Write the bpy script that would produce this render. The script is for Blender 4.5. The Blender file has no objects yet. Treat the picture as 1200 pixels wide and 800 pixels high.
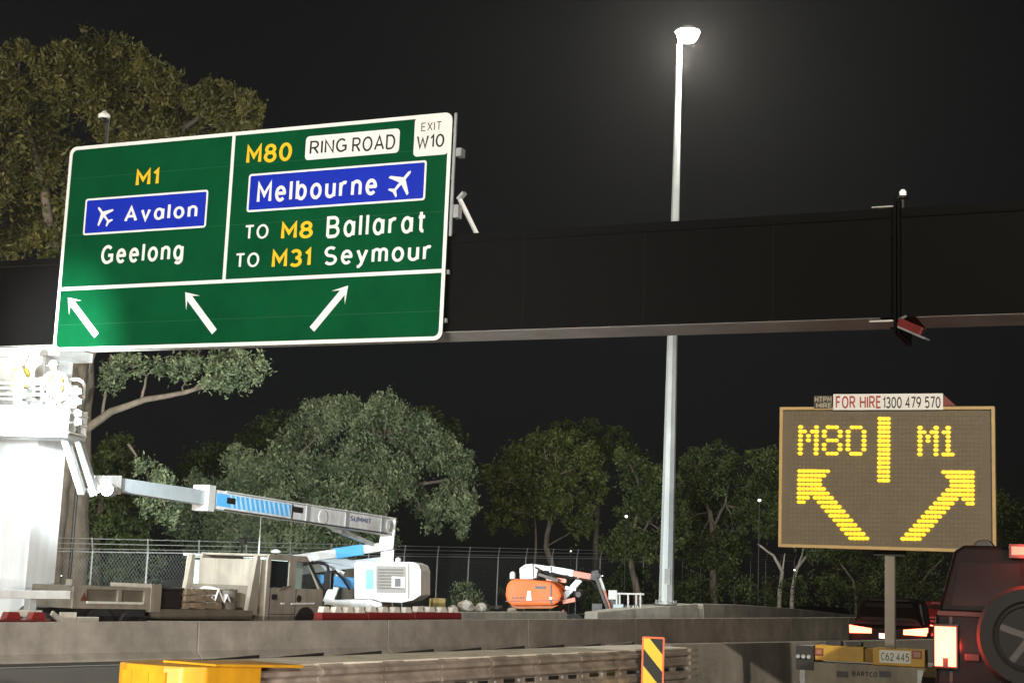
import bpy, bmesh, math, random
import numpy as np
from mathutils import Vector, Matrix
random.seed(7); rng = np.random.default_rng(7)
SC = bpy.context.scene
COL = SC.collection
R = math.radians
# ------------------------------------------------------------------ camera
FPX = 1800.0; PITCH = R(9.18); ROLL = R(2.3); EYE = 1.5
_F = Vector((0, math.cos(PITCH), math.sin(PITCH)))
_U0 = Vector((0, -math.sin(PITCH), math.cos(PITCH))); _R0 = Vector((1, 0, 0))
CR = _R0*math.cos(ROLL) + _U0*math.sin(ROLL)
CU = -_R0*math.sin(ROLL) + _U0*math.cos(ROLL)
CAMLOC = Vector((0, 0, EYE))
cd = bpy.data.cameras.new('camera'); cam = bpy.data.objects.new('camera', cd); COL.objects.link(cam)
m = Matrix((CR, CU, -_F)).transposed().to_4x4(); m.translation = CAMLOC
cam.matrix_world = m
cd.sensor_width = 36; cd.lens = FPX/1200*36; cd.clip_start = .1; cd.clip_end = 3000
SC.camera = cam
# ------------------------------------------------------------------ night sky, faint moonlight, exposure
W = bpy.data.worlds.new('World'); SC.world = W; W.use_nodes = True
nt = W.node_tree; bg = nt.nodes['Background']
sky = nt.nodes.new('ShaderNodeTexSky'); sky.sky_type = 'NISHITA'; sky.sun_disc = False
sky.sun_elevation = R(30); sky.sun_rotation = R(150)
hs = nt.nodes.new('ShaderNodeHueSaturation'); hs.inputs['Saturation'].default_value = .45
nt.links.new(sky.outputs[0], hs.inputs['Color']); nt.links.new(hs.outputs[0], bg.inputs[0])
bg.inputs[1].default_value = .0010
sd = bpy.data.lights.new('moon', 'SUN'); sd.energy = .006; sd.angle = R(.5); sd.color = (.85, .9, 1)
so = bpy.data.objects.new('moon', sd); COL.objects.link(so); so.rotation_euler = (R(60), 0, R(-30))
vs = SC.view_settings; vs.view_transform = 'Standard'; vs.look = 'None'; vs.exposure = 0; vs.gamma = 1
SC.render.engine = 'CYCLES'
SC.cycles.max_bounces = 5; SC.cycles.diffuse_bounces = 2; SC.cycles.glossy_bounces = 3; SC.cycles.transmission_bounces = 4; SC.cycles.volume_bounces = 0

# ------------------------------------------------------------------ helpers
Z = Vector((0, 0, 1))
def ray(px, py):
    return _F + CR*((px-600)/FPX) + CU*((400-py)/FPX)
def at_y(px, py, Y):
    d = ray(px, py); return CAMLOC + d*(Y/d.y)
def on_z(px, py, z):
    d = ray(px, py); return CAMLOC + d*((z-EYE)/d.z)
def hor(x): return 400 + FPX*math.tan(PITCH) + (x-600)*math.tan(ROLL)
class Fr:
    """vertical plane: origin o, along u, up Z, c points to the viewer's side"""
    def __init__(s, o, u, c): s.o, s.u, s.c = Vector(o), Vector(u), Vector(c)
    def px(s, px, py, w=0):
        d = ray(px, py); o = s.o + s.c*w
        t = (o-CAMLOC).dot(s.c)/d.dot(s.c); p = CAMLOC + d*t - s.o
        return (p.dot(s.u), p.z)
    def P(s, a, b, w=0): return s.o + s.u*a + Z*b + s.c*w
def along(yaw, dr):
    y = R(yaw); return Fr(Vector((-math.cos(y), math.sin(y), 0))*dr, (math.sin(y), math.cos(y), 0), (math.cos(y), -math.sin(y), 0))
def facing(yaw, o):
    y = R(yaw); return Fr(o, (math.cos(y), -math.sin(y), 0), (-math.sin(y), -math.cos(y), 0))
ROAD = 31.7; LANE = 22.0

class MB:
    def __init__(s): s.v = []; s.f = []
    def add(s, vs, fs):
        n = len(s.v); s.v += [tuple(v) for v in vs]; s.f += [tuple(i+n for i in f) for f in fs]; return s
    def hexa(s, p):  # 8 points: bottom loop 4, top loop 4
        return s.add(p, [(3,2,1,0),(4,5,6,7),(0,1,5,4),(1,2,6,5),(2,3,7,6),(3,0,4,7)])
    def box(s, c, d, M=None):
        c = Vector(c); x, y, z = d[0]/2, d[1]/2, d[2]/2
        pts = [Vector(q) for q in ((-x,-y,-z),(x,-y,-z),(x,y,-z),(-x,y,-z),(-x,-y,z),(x,-y,z),(x,y,z),(-x,y,z))]
        if M is not None: pts = [M @ q for q in pts]
        return s.hexa([q+c for q in pts])
    def fbox(s, fr, a0, a1, b0, b1, w0, w1):
        return s.hexa([fr.P(a0,b0,w1), fr.P(a1,b0,w1), fr.P(a1,b0,w0), fr.P(a0,b0,w0), fr.P(a0,b1,w1), fr.P(a1,b1,w1), fr.P(a1,b1,w0), fr.P(a0,b1,w0)])
    def prism(s, fr, pts, w0, w1):
        n = len(pts)
        vs = [fr.P(a, b, w0) for a, b in pts] + [fr.P(a, b, w1) for a, b in pts]
        fs = [tuple(range(n)), tuple(range(2*n-1, n-1, -1))] + [(i, (i+1) % n, n+(i+1) % n, n+i) for i in range(n)]
        return s.add(vs, fs)
    def bar(s, p, q, w, h=None, up=Z, w2=None, h2=None):
        p, q = Vector(p), Vector(q); h = h or w; d = (q-p).normalized()
        if abs(d.dot(up)) > .98: up = Vector((1, 0, 0))
        a = d.cross(up).normalized(); b = a.cross(d).normalized(); w2 = w2 or w; h2 = h2 or h
        pts = []
        for o, ww, hh in ((p, w, h), (q, w2, h2)):
            pts += [o-a*ww/2-b*hh/2, o+a*ww/2-b*hh/2, o+a*ww/2+b*hh/2, o-a*ww/2+b*hh/2]
        return s.hexa(pts)
    def tube(s, pts, rad, n=8):
        pts = [Vector(p) for p in pts]
        if not isinstance(rad, (list, tuple)): rad = [rad]*len(pts)
        base = len(s.v); prev = None
        for i, p in enumerate(pts):
            d = (pts[min(i+1, len(pts)-1)] - pts[max(i-1, 0)]).normalized()
            if prev is None:
                a = d.cross(Z) if abs(d.z) < .95 else d.cross(Vector((1, 0, 0)))
            else: a = prev - d*prev.dot(d)
            a.normalize(); prev = a; b = d.cross(a)
            for k in range(n):
                t = 2*math.pi*k/n; s.v.append(tuple(p + (a*math.cos(t)+b*math.sin(t))*rad[i]))
        for i in range(len(pts)-1):
            for k in range(n):
                s.f.append((base+i*n+k, base+i*n+(k+1) % n, base+(i+1)*n+(k+1) % n, base+(i+1)*n+k))
        s.f.append(tuple(base+k for k in range(n-1, -1, -1))); e = base+(len(pts)-1)*n
        s.f.append(tuple(e+k for k in range(n))); return s
    def lathe(s, o, axis, prof, n=24):
        o = Vector(o); axis = Vector(axis).normalized()
        a = axis.cross(Z) if abs(axis.z) < .9 else axis.cross(Vector((1, 0, 0)))
        a.normalize(); b = axis.cross(a); base = len(s.v)
        for r, h in prof:
            for k in range(n):
                t = 2*math.pi*k/n; s.v.append(tuple(o + axis*h + (a*math.cos(t)+b*math.sin(t))*r))
        for i in range(len(prof)-1):
            for k in range(n):
                s.f.append((base+i*n+k, base+i*n+(k+1) % n, base+(i+1)*n+(k+1) % n, base+(i+1)*n+k))
        s.f.append(tuple(base+k for k in range(n))); e = base+(len(prof)-1)*n
        s.f.append(tuple(e+k for k in range(n))); return s
    def build(s, name, mat, parent=None, bevel=0, smooth=False):
        me = bpy.data.meshes.new(name)
        o = bpy.data.objects.new(name, me); COL.objects.link(o)
        if parent:
            o.parent = parent; inv = WM[parent.name].inverted(); vs = [inv @ Vector(v) for v in s.v]
            WM[o.name] = WM[parent.name]
        else: vs = s.v; WM[o.name] = Matrix()
        me.from_pydata(vs, [], s.f)
        bm = bmesh.new(); bm.from_mesh(me)
        bmesh.ops.recalc_face_normals(bm, faces=bm.faces)
        if bevel:
            es = [e for e in bm.edges if len(e.link_faces) == 2 and e.calc_face_angle(0) > .5]
            bmesh.ops.bevel(bm, geom=es, offset=bevel, segments=2, affect='EDGES', profile=.6, clamp_overlap=True)
        bm.to_mesh(me); bm.free()
        if smooth:
            for p in me.polygons: p.use_smooth = True
        me.materials.append(mat); return o
WM = {}
def thing(name, label, cat, base, yaw=0, group=None):
    o = bpy.data.objects.new(name, None); COL.objects.link(o)
    o.location = base; o.rotation_euler = (0, 0, yaw); o.empty_display_size = .2
    WM[o.name] = Matrix.Translation(Vector(base)) @ Matrix.Rotation(yaw, 4, 'Z')
    o['label'] = label; o['category'] = cat
    if group: o['group'] = group
    return o
def tag(o, label, cat, group=None):
    o['label'] = label; o['category'] = cat
    if group: o['group'] = group
    return o
def struct(o): o['kind'] = 'structure'; return o
def stuff(o): o['kind'] = 'stuff'; return o
def copy_tree(o, parent=None):
    c = o.copy(); COL.objects.link(c); c.parent = parent
    for ch in [k for k in o.children]: copy_tree(ch, c)
    return c
MATS = {}
def mat(name, col, rough=.55, metal=0, var=.18, scale=2.0, bump=0, bscale=30, streak=0, emit=None, estr=0, spec=.5, trans=0, smudge=0):
    if name in MATS: return MATS[name]
    ma = bpy.data.materials.new(name); ma.use_nodes = True; t = ma.node_tree; N = t.nodes; L = t.links
    b = N['Principled BSDF']
    b.inputs['Roughness'].default_value = rough; b.inputs['Metallic'].default_value = metal
    b.inputs['Specular IOR Level'].default_value = spec
    tc = N.new('ShaderNodeTexCoord')
    if var:
        nz = N.new('ShaderNodeTexNoise'); nz.inputs['Scale'].default_value = scale; nz.inputs['Detail'].default_value = 8; nz.inputs['Roughness'].default_value = .65
        L.new(tc.outputs['Object'], nz.inputs['Vector'])
        rp = N.new('ShaderNodeValToRGB'); rp.color_ramp.elements[0].position = .3; rp.color_ramp.elements[1].position = .72
        rp.color_ramp.elements[0].color = (*[c*(1-var) for c in col], 1); rp.color_ramp.elements[1].color = (*[min(1, c*(1+var*.7)) for c in col], 1)
        L.new(nz.outputs[0], rp.inputs[0]); out = rp.outputs[0]
        if streak:
            mp = N.new('ShaderNodeMapping'); mp.inputs['Scale'].default_value = (5, 5, .35); L.new(tc.outputs['Object'], mp.inputs[0])
            n2 = N.new('ShaderNodeTexNoise'); n2.inputs['Scale'].default_value = 1.0; n2.inputs['Detail'].default_value = 6; L.new(mp.outputs[0], n2.inputs['Vector'])
            r2 = N.new('ShaderNodeValToRGB'); r2.color_ramp.elements[0].position = .38; r2.color_ramp.elements[1].position = .6
            r2.color_ramp.elements[0].color = (1-streak, 1-streak, 1-streak*1.05, 1); r2.color_ramp.elements[1].color = (1, 1, 1, 1)
            L.new(n2.outputs[0], r2.inputs[0])
            mx = N.new('ShaderNodeMixRGB'); mx.blend_type = 'MULTIPLY'; mx.inputs[0].default_value = 1
            L.new(out, mx.inputs[1]); L.new(r2.outputs[0], mx.inputs[2]); out = mx.outputs[0]
        L.new(out, b.inputs['Base Color'])
        mr = N.new('ShaderNodeMapRange'); mr.inputs[3].default_value = max(.02, rough-.12); mr.inputs[4].default_value = min(1, rough+.12)
        L.new(nz.outputs[0], mr.inputs[0]); L.new(mr.outputs[0], b.inputs['Roughness'])
    else: b.inputs['Base Color'].default_value = (*col, 1)
    if smudge:
        n3 = N.new('ShaderNodeTexNoise'); n3.inputs['Scale'].default_value = .55; n3.inputs['Detail'].default_value = 9; n3.inputs['Roughness'].default_value = .7
        L.new(tc.outputs['Object'], n3.inputs['Vector']); r3 = N.new('ShaderNodeValToRGB'); r3.color_ramp.elements[0].position = .36; r3.color_ramp.elements[1].position = .62
        r3.color_ramp.elements[0].color = (1-smudge, 1-smudge, 1-smudge, 1); r3.color_ramp.elements[1].color = (1.05, 1.05, 1.05, 1); L.new(n3.outputs[0], r3.inputs[0])
        m3 = N.new('ShaderNodeMixRGB'); m3.blend_type = 'MULTIPLY'; m3.inputs[0].default_value = 1; L.new(out, m3.inputs[1]); L.new(r3.outputs[0], m3.inputs[2]); L.new(m3.outputs[0], b.inputs['Base Color'])
    if bump:
        nb = N.new('ShaderNodeTexNoise'); nb.inputs['Scale'].default_value = bscale; nb.inputs['Detail'].default_value = 6
        L.new(tc.outputs['Object'], nb.inputs['Vector'])
        bp = N.new('ShaderNodeBump'); bp.inputs['Strength'].default_value = bump; bp.inputs['Distance'].default_value = .02
        L.new(nb.outputs[0], bp.inputs['Height']); L.new(bp.outputs[0], b.inputs['Normal'])
    if emit:
        b.inputs['Emission Color'].default_value = (*emit, 1); b.inputs['Emission Strength'].default_value = estr
    if trans:
        b.inputs['Transmission Weight'].default_value = trans
    MATS[name] = ma; return ma
def leafmat(name, c1, c2):
    ma = bpy.data.materials.new(name); ma.use_nodes = True; t = ma.node_tree; N = t.nodes; L = t.links
    b = N['Principled BSDF']; b.inputs['Roughness'].default_value = .55; b.inputs['Specular IOR Level'].default_value = .3
    at = N.new('ShaderNodeAttribute'); at.attribute_name = 'tint'
    mx = N.new('ShaderNodeMixRGB'); mx.inputs[1].default_value = (*c1, 1); mx.inputs[2].default_value = (*c2, 1)
    L.new(at.outputs['Fac'], mx.inputs[0]); L.new(mx.outputs[0], b.inputs['Base Color'])
    tr = N.new('ShaderNodeBsdfTranslucent'); L.new(mx.outputs[0], tr.inputs[0])
    ms = N.new('ShaderNodeMixShader'); ms.inputs[0].default_value = .25
    L.new(b.outputs[0], ms.inputs[1]); L.new(tr.outputs[0], ms.inputs[2]); L.new(ms.outputs[0], N['Material Output'].inputs[0])
    return ma
def _arc(cx, cy, rx, ry, a0, a1, n=10):
    return [(cx+rx*math.cos(R(a0+(a1-a0)*k/n)), cy+ry*math.sin(R(a0+(a1-a0)*k/n))) for k in range(n+1)]
def _loop(cx, cy, rx, ry, n=20): return _arc(cx, cy, rx, ry, 0, 360, n)[:-1] + ['c']
XH = .74
GLY = {
 'A': [[(0,0),(.36,1),(.72,0)], [(.13,.34),(.59,.34)]], 'B': [[(0,0),(0,1),(.3,1)]+_arc(.34,.76,.24,.24,90,-90)+[(0,.52)], [(.3,.52)]+_arc(.36,.26,.28,.26,90,-90)+[(0,0)]],
 'C': [_arc(.36,.5,.36,.5,50,310,16)], 'D': [[(0,0),(0,1),(.25,1)]+_arc(.3,.5,.34,.5,90,-90,12)+[(0,0)]], 'E': [[(.5,1),(0,1),(0,0),(.5,0)], [(0,.52),(.44,.52)]],
 'F': [[(.5,1),(0,1),(0,0)], [(0,.52),(.42,.52)]], 'G': [_arc(.36,.5,.36,.5,45,270,14)+[(.5,.03),(.7,.14),(.7,.45),(.42,.45)]], 'H': [[(0,0),(0,1)], [(.62,0),(.62,1)], [(0,.5),(.62,.5)]],
 'I': [[(0,0),(0,1)]], 'M': [[(0,0),(0,1),(.38,.36),(.76,1),(.76,0)]], 'N': [[(0,0),(0,1),(.6,0),(.6,1)]], 'O': [_loop(.36,.5,.36,.5)], 'P': [[(0,0),(0,1),(.28,1)]+_arc(.32,.74,.26,.26,90,-90)+[(0,.48)]],
 'R': [[(0,0),(0,1),(.28,1)]+_arc(.32,.74,.26,.26,90,-90)+[(0,.48)], [(.28,.48),(.6,0)]], 'S': [_arc(.3,.75,.29,.25,40,250,12)+_arc(.3,.25,.31,.25,75,-150,12)],
 'T': [[(0,1),(.6,1)], [(.3,1),(.3,0)]], 'U': [[(0,1),(0,.3)]+_arc(.3,.3,.3,.3,180,360,10)+[(.6,1)]], 'W': [[(0,1),(.22,0),(.45,.8),(.68,0),(.9,1)]], 'X': [[(0,0),(.6,1)], [(0,1),(.6,0)]],
 '0': [_loop(.3,.5,.3,.5)], '1': [[(0,.76),(.2,1),(.2,0)]], '2': [_arc(.29,.72,.29,.28,170,-20,10)+[(0,0),(.6,0)]], '3': [_arc(.27,.75,.26,.25,150,-90,10), _arc(.27,.26,.3,.26,90,-150,10)],
 '4': [[(.44,0),(.44,1),(0,.3),(.6,.3)]], '5': [[(.54,1),(.08,1),(.04,.56)]+_arc(.28,.32,.29,.32,120,-145,12)], '6': [_loop(.3,.3,.3,.3), [(.02,.36),(.12,.7),(.42,1)]], '7': [[(0,1),(.56,1),(.2,0)]],
 '8': [_loop(.3,.76,.25,.24), _loop(.3,.27,.3,.27)], '9': [_loop(.3,.7,.3,.3), [(.58,.64),(.48,.3),(.18,0)]], '.': [[(0,.48),(.02,.48)]],
 'a': [_loop(.25,XH/2,.25,XH/2), [(.52,XH),(.52,0)]], 'b': [[(0,0),(0,1.02)], _loop(.27,XH/2,.25,XH/2)], 'e': [[(.02,.39),(.52,.39)]+_arc(.27,XH/2,.26,XH/2,5,318,16)], 'g': [_loop(.25,XH/2,.25,XH/2), [(.52,XH),(.52,0)]+_arc(.27,-.02,.25,.24,0,-140,8)],
 'l': [[(0,1.02),(0,0)]], 'm': [[(0,0),(0,XH)], [(0,.5)]+_arc(.2,.54,.19,.2,150,0,8)+[(.39,0)], [(.39,.5)]+_arc(.59,.54,.19,.2,150,0,8)+[(.78,0)]], 'n': [[(0,0),(0,XH)], [(0,.48)]+_arc(.24,.5,.23,.24,150,0,8)+[(.47,0)]],
 'o': [_loop(.27,XH/2,.27,XH/2)], 'r': [[(0,0),(0,XH)], [(0,.46)]+_arc(.24,.48,.22,.25,160,62,7)], 't': [[(.14,1),(.14,.16)]+_arc(.28,.14,.14,.14,180,280,5), [(0,XH),(.36,XH)]], 'u': [[(0,XH),(0,.24)]+_arc(.23,.24,.23,.24,180,345,8), [(.47,XH),(.47,0)]],
 'v': [[(0,XH),(.25,0),(.5,XH)]], 'y': [[(0,XH),(.26,.06)], [(.52,XH),(.22,-.1),(.1,-.24),(-.02,-.26)]] }
def _strip(pl, sw):
    closed = pl[-1] == 'c'
    P = [Vector(p) for p in (pl[:-1] if closed else pl)]
    Q = [P[0]]
    for p in P[1:]:
        if (p-Q[-1]).length > 1e-4: Q.append(p)
    P = Q; n = len(P); vs = []
    for i in range(n):
        a = P[i]-P[i-1] if (i or closed) else P[1]-P[0]
        b = P[(i+1) % n]-P[i] if (i < n-1 or closed) else a
        a = a.normalized(); b = b.normalized(); na = Vector((-a.y, a.x)); nb = Vector((-b.y, b.x)); mi = (na+nb)
        if mi.length < .3: mi = na
        mi.normalize(); k = sw/2/max(.45, mi.dot(na)); vs += [P[i]+mi*k, P[i]-mi*k]
    fs = [(2*i, 2*i+1, 2*((i+1) % n)+1, 2*((i+1) % n)) for i in range(n if closed else n-1)]
    return vs, fs
def txt(fr, body, rect, w, ma, parent, name='lettering', sw=.17, gap=.15, t=.0):
    V = []; F = []; x = 0; lay = 0
    for ch in body:
        if ch == ' ': x += .45; continue
        g = GLY[ch]; wid = max(p[0] for pl in g for p in pl if p != 'c'); lay = 0
        for pl in g:
            vs, fs = _strip(pl, sw); n = len(V)
            V += [(v.x+x, v.y, lay) for v in vs]; F += [tuple(i+n for i in f) for f in fs]; lay += 1
        x += wid + sw + gap
    x0 = min(v[0] for v in V); x1 = max(v[0] for v in V); y0 = min(v[1] for v in V); y1 = max(v[1] for v in V)
    u0, u1, v0, v1 = rect
    pts = [fr.P(u0+(v[0]-x0)/(x1-x0)*(u1-u0), v0+(v[1]-y0)/(y1-y0)*(v1-v0), w+v[2]*.0006) for v in V]
    me2 = bpy.data.meshes.new(name); o = bpy.data.objects.new(name, me2); COL.objects.link(o); o.parent = parent
    inv = WM[parent.name].inverted(); me2.from_pydata([inv @ v for v in pts], [], F); me2.materials.append(ma)
    WM[o.name] = WM[parent.name]; me2.update()
    M3 = WM[parent.name].to_3x3(); fl = [p.index for p in me2.polygons if (M3 @ p.normal).dot(fr.c) < 0]
    if fl:
        bm = bmesh.new(); bm.from_mesh(me2); bm.faces.ensure_lookup_table(); bmesh.ops.reverse_faces(bm, faces=[bm.faces[i] for i in fl]); bm.to_mesh(me2); bm.free()
    return o
def prect(fr, x0, y0, x1, y1, w=0):
    """pixel box (x0,y0 top-left of the flat rectangle, measured along its middle) -> frame rectangle"""
    cx, cy = (x0+x1)/2, (y0+y1)/2
    a0 = fr.px(x0, cy, w)[0]; a1 = fr.px(x1, cy, w)[0]; b1 = fr.px(cx, y0, w)[1]; b0 = fr.px(cx, y1, w)[1]
    return (a0, a1, b0, b1)
def rrect(x0, x1, y0, y1, r, n=5):
    pts = []
    for cx, cy, a in ((x1-r, y0+r, -90), (x1-r, y1-r, 0), (x0+r, y1-r, 90), (x0+r, y0+r, 180)):
        for k in range(n+1):
            t = R(a + 90*k/n); pts.append((cx+r*math.cos(t), cy+r*math.sin(t)))
    return pts
def ring(mb, fr, outer, inner, w0, w1):
    n = len(outer)
    vs = [fr.P(a, b, w) for w in (w0, w1) for lst in (outer, inner) for a, b in lst]
    fs = []
    for i in range(n):
        j = (i+1) % n
        fs += [(i, j, n+j, n+i), (2*n+i, 2*n+j, 3*n+j, 3*n+i), (i, j, 2*n+j, 2*n+i), (n+i, n+j, 3*n+j, 3*n+i)]
    mb.add(vs, fs)
def lamp(name, kind, loc, power, col, size=.2, target=None, cone=60, blend=.5, parent=None):
    ld = bpy.data.lights.new(name, kind); ld.energy = power; ld.color = col
    if kind in ('POINT', 'SPOT'): ld.shadow_soft_size = size
    if kind == 'SPOT': ld.spot_size = R(cone); ld.spot_blend = blend
    o = bpy.data.objects.new(name, ld); COL.objects.link(o); o.location = loc
    if target is not None:
        o.rotation_euler = (Vector(target)-Vector(loc)).to_track_quat('-Z', 'Y').to_euler()
    return o

# ------------------------------------------------------------------ materials
CONC = mat('concrete', (.34, .31, .27), .85, var=.22, scale=1.3, bump=.35, bscale=45, streak=.07, smudge=.38)
CONCL = mat('pale concrete', (.40, .39, .36), .85, var=.2, scale=1.6, bump=.3, bscale=45, streak=.08, smudge=.3)
ASPH = mat('asphalt', (.055, .053, .05), .85, var=.35, scale=.8, bump=.5, bscale=160)
DIRT = mat('dirt', (.13, .105, .08), .95, var=.4, scale=.5, bump=.6, bscale=12)
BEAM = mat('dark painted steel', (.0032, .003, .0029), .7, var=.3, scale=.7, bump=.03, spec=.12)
BEAMU = mat('beam underside', (.72, .71, .68), .7, var=.25, scale=.8)  # raised albedo in place of light from below the beam
PIER = mat('pier paint', (.55, .56, .56), .7, var=.1, scale=.8, streak=.12)
GALV = mat('galvanised steel', (.42, .44, .45), .5, .35, var=.25, scale=4)
GALVD = mat('weathered steel rail', (.42, .36, .31), .42, .35, var=.35, scale=3, streak=.3)
DARK = mat('dark steel', (.03, .03, .03), .5, .3, var=.3)
BLACK = mat('black plastic', (.012, .012, .012), .45, var=.2)
RUB = mat('tyre rubber', (.010, .010, .010), .8, var=.3)
WHITE = mat('white paint', (.64, .65, .65), .45, var=.16, scale=3.5, streak=.16)
BLUE = mat('light blue paint', (.10, .32, .62), .4, var=.2, scale=3)
CYAN = mat('cyan decal', (.05, .45, .55), .4, var=.1)
ORANGE = mat('orange paint', (.62, .105, .008), .6, var=.12, scale=2, streak=.1)
TAN = mat('sodium lit beige', (.21, .185, .15), .5, var=.2, scale=2, streak=.2)  # white truck paint with the tan of sodium light in its colour
TAND = mat('dull brown paint', (.10, .085, .065), .6, var=.25, scale=3)
GLASS = mat('dark glass', (.012, .014, .015), .12, var=0, spec=.4)
CLEAR = mat('clear glass', (.9, .95, .95), .03, var=0, trans=1)
YEL = mat('yellow plastic', (.55, .27, .012), .45, var=.18, scale=4, streak=.15)
YELP = mat('yellow paint', (.62, .36, .03), .5, var=.2, scale=5, streak=.2)
GREEN = mat('green sign sheeting', (.0003, .066, .022), .6, var=.22, scale=.9, spec=.06)
SBLUE = mat('blue sign sheeting', (.006, .025, .42), .5, var=.1, spec=.3)
SWHT = mat('white sign sheeting', (.80, .80, .78), .5, var=.07, scale=2, spec=.3)
SYEL = mat('yellow sign sheeting', (.85, .50, .02), .5, var=.06, spec=.3)
SBLK = mat('black legend', (.012, .012, .012), .6, var=0)
RED = mat('red plastic', (.17, .012, .012), .5, var=.2)
REDP = mat('red print', (.35, .02, .02), .5, var=0)
TIMB = mat('weathered timber', (.20, .15, .10), .8, var=.4, scale=6, streak=.3)
BARK = mat('pale bark', (.34, .31, .27), .85, var=.35, scale=2.5, bump=.4, streak=.3)
BARKM = mat('mid bark', (.15, .125, .10), .9, var=.4, scale=2.5, bump=.4, streak=.3)
BARKD = mat('brown bark', (.12, .10, .08), .9, var=.4, scale=3, bump=.4, streak=.3)
STONE = mat('broken rock', (.38, .36, .33), .9, var=.3, scale=3, bump=.5)
YSTONE = mat('yellow rock', (.48, .40, .16), .9, var=.25, scale=4, bump=.5)
PANELM = mat('message board face', (.135, .108, .066), .6, var=.2, scale=3)  # brown tone lifted to include the glow of the lit pixels
FRAME = mat('message board frame', (.50, .34, .13), .5, var=.2, scale=4)
REDE = mat('lit tail lamp', (.6, .02, .02), .4, var=0, emit=(1, .13, .06), estr=11)
REDE2 = mat('brake lamp', (.6, .02, .02), .4, var=0, emit=(1, .05, .03), estr=8)
LED = mat('lit led', (.25, .15, .005), .4, var=0, emit=(1, .60, .0), estr=1.5)
LUM = mat('lit luminaire', (.9, .9, .85), .4, var=0, emit=(1, .93, .78), estr=60)
FLOOD = mat('lit flood lens', (.9, .9, .9), .4, var=0, emit=(.88, .97, 1), estr=60)
TINY = mat('far lamp glow', (.9, .9, .85), .4, var=0, emit=(1, .97, .9), estr=6)

# ------------------------------------------------------------------ ground and road
g = MB().add([(-400,-60,0),(400,-60,0),(400,600,0),(-400,600,0)], [(0,1,2,3)]).build('ground', DIRT); struct(g)
def road_strip(name, yaw, l0, l1, s0, s1, z, ma):
    a, b = along(yaw, l0), along(yaw, l1)
    o = MB().add([a.P(s0,z), a.P(s1,z), b.P(s1,z), b.P(s0,z)], [(0,1,2,3)]).build(name, ma)
    return struct(o)
road_strip('road', ROAD, 20.6, -14, -40, 240, .004, ASPH)
road_strip('road_edge_line', ROAD, 8.0, 7.88, -40, 240, .008, SWHT)
road_strip('lane_line', ROAD, 19.3, 19.18, -40, 240, .008, SWHT)

# ------------------------------------------------------------------ concrete barriers
ZS = 1.0
FB = along(ROAD, 20.2)
def ftop(s):   # far barrier top height along its length, from two sightings
    s0, z0 = FB.px(10, 729.2); s1, z1 = FB.px(980, 723.2)
    return z0 + (z1-z0)*(s-s0)/(s1-s0)
def soff(x, dr): return along(ROAD, dr).px(x, 720)[0]
s233, s455 = FB.px(233, 727)[0], FB.px(455, 725)[0]; UL = s455-s233
names = ['leftmost', 'second', 'third', 'fourth', 'fifth', 'sixth', 'seventh', 'eighth', 'ninth', 'tenth', 'eleventh', 'twelfth']
far_labels = ['long concrete barrier unit at the far left below the bright pier',
 'concrete barrier unit in front of the beige truck cab and tray',
 'concrete barrier unit between the white lift and the rubble',
 'concrete barrier unit in front of the orange boom lift',
 'concrete barrier unit in front of the lamp post base',
 'concrete barrier unit just right of the yellow and black marker',
 'concrete barrier unit left of the message board trailer',
 'concrete barrier unit behind the left edge of the message board trailer',
 'concrete barrier unit behind the dark car with lit tail lamps']
for k in range(-1, 8):
    a0 = s233 + UL*(k-.0) + .022; a1 = a0 + UL - .044
    mb = MB(); sec = [(.0,0),(.02,.12),(-.10,.30),(-.16,1.),(-.36,1.),(-.42,.30),(-.54,.12),(-.54,0)]  # (w, frac)
    vs = []
    for s in (a0, a1):
        h = ftop(s)
        for w, fz in [(.12,-.25),(.12,.06),(.02,.22),(-.0,1.),(-.22,1.),(-.24,.22),(-.34,.06),(-.34,-.25)]:
            vs.append(FB.P(s, fz*h, w))
    n = 8; mb.add(vs, [tuple(range(n)), tuple(range(2*n-1, n-1, -1))] + [(i, (i+1) % n, n+(i+1) % n, n+i) for i in range(n)])
    o = mb.build('concrete_barrier', CONC, bevel=.004); tag(o, far_labels[k+1], 'barrier', 'precast barrier units along the far edge')
    if k < 7:
        h_ = ftop(a1+.02); WM[o.name] = Matrix(); MB().prism(FB, [(a1-.004, .02), (a1+.048, .02), (a1+.048, h_-.012), (a1-.004, h_-.012)], -.16, -.03).build('gap_shade', BLACK, o)  # black strip added where the open gap would only be shaded
# near barrier behind the crash cushion
NB = along(ROAD, 9.1)
s_end = NB.px(786, 754)[0]
zt0 = NB.px(800, 754.2)[1]; zt1 = NB.px(1085, 749.0)[1]; sx1 = NB.px(1085, 749)[0]
mb = MB(); vs = []
for s in (s_end, sx1, sx1+60):
    h = zt0 + (zt1-zt0)*min(1, (s-s_end)/(sx1-s_end))
    for w, z in [(.20,-.05),(.20,.06),(.06,.24),(.0,h),(-.2,h),(-.26,.24),(-.40,.06),(-.40,-.05)]: vs.append(NB.P(s, z, w))
for q in range(2):
    mb.add([], [])
n = 8; F = []
for q in range(2):
    F += [(q*n+i, q*n+(i+1) % n, (q+1)*n+(i+1) % n, (q+1)*n+i) for i in range(n)]
mb.add(vs, F + [tuple(range(n)), tuple(range(3*n-1, 2*n-1, -1))])
tag(mb.build('concrete_barrier', CONC, bevel=.015), 'low concrete barrier running right from the crash cushion behind the trailer', 'barrier')
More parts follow.
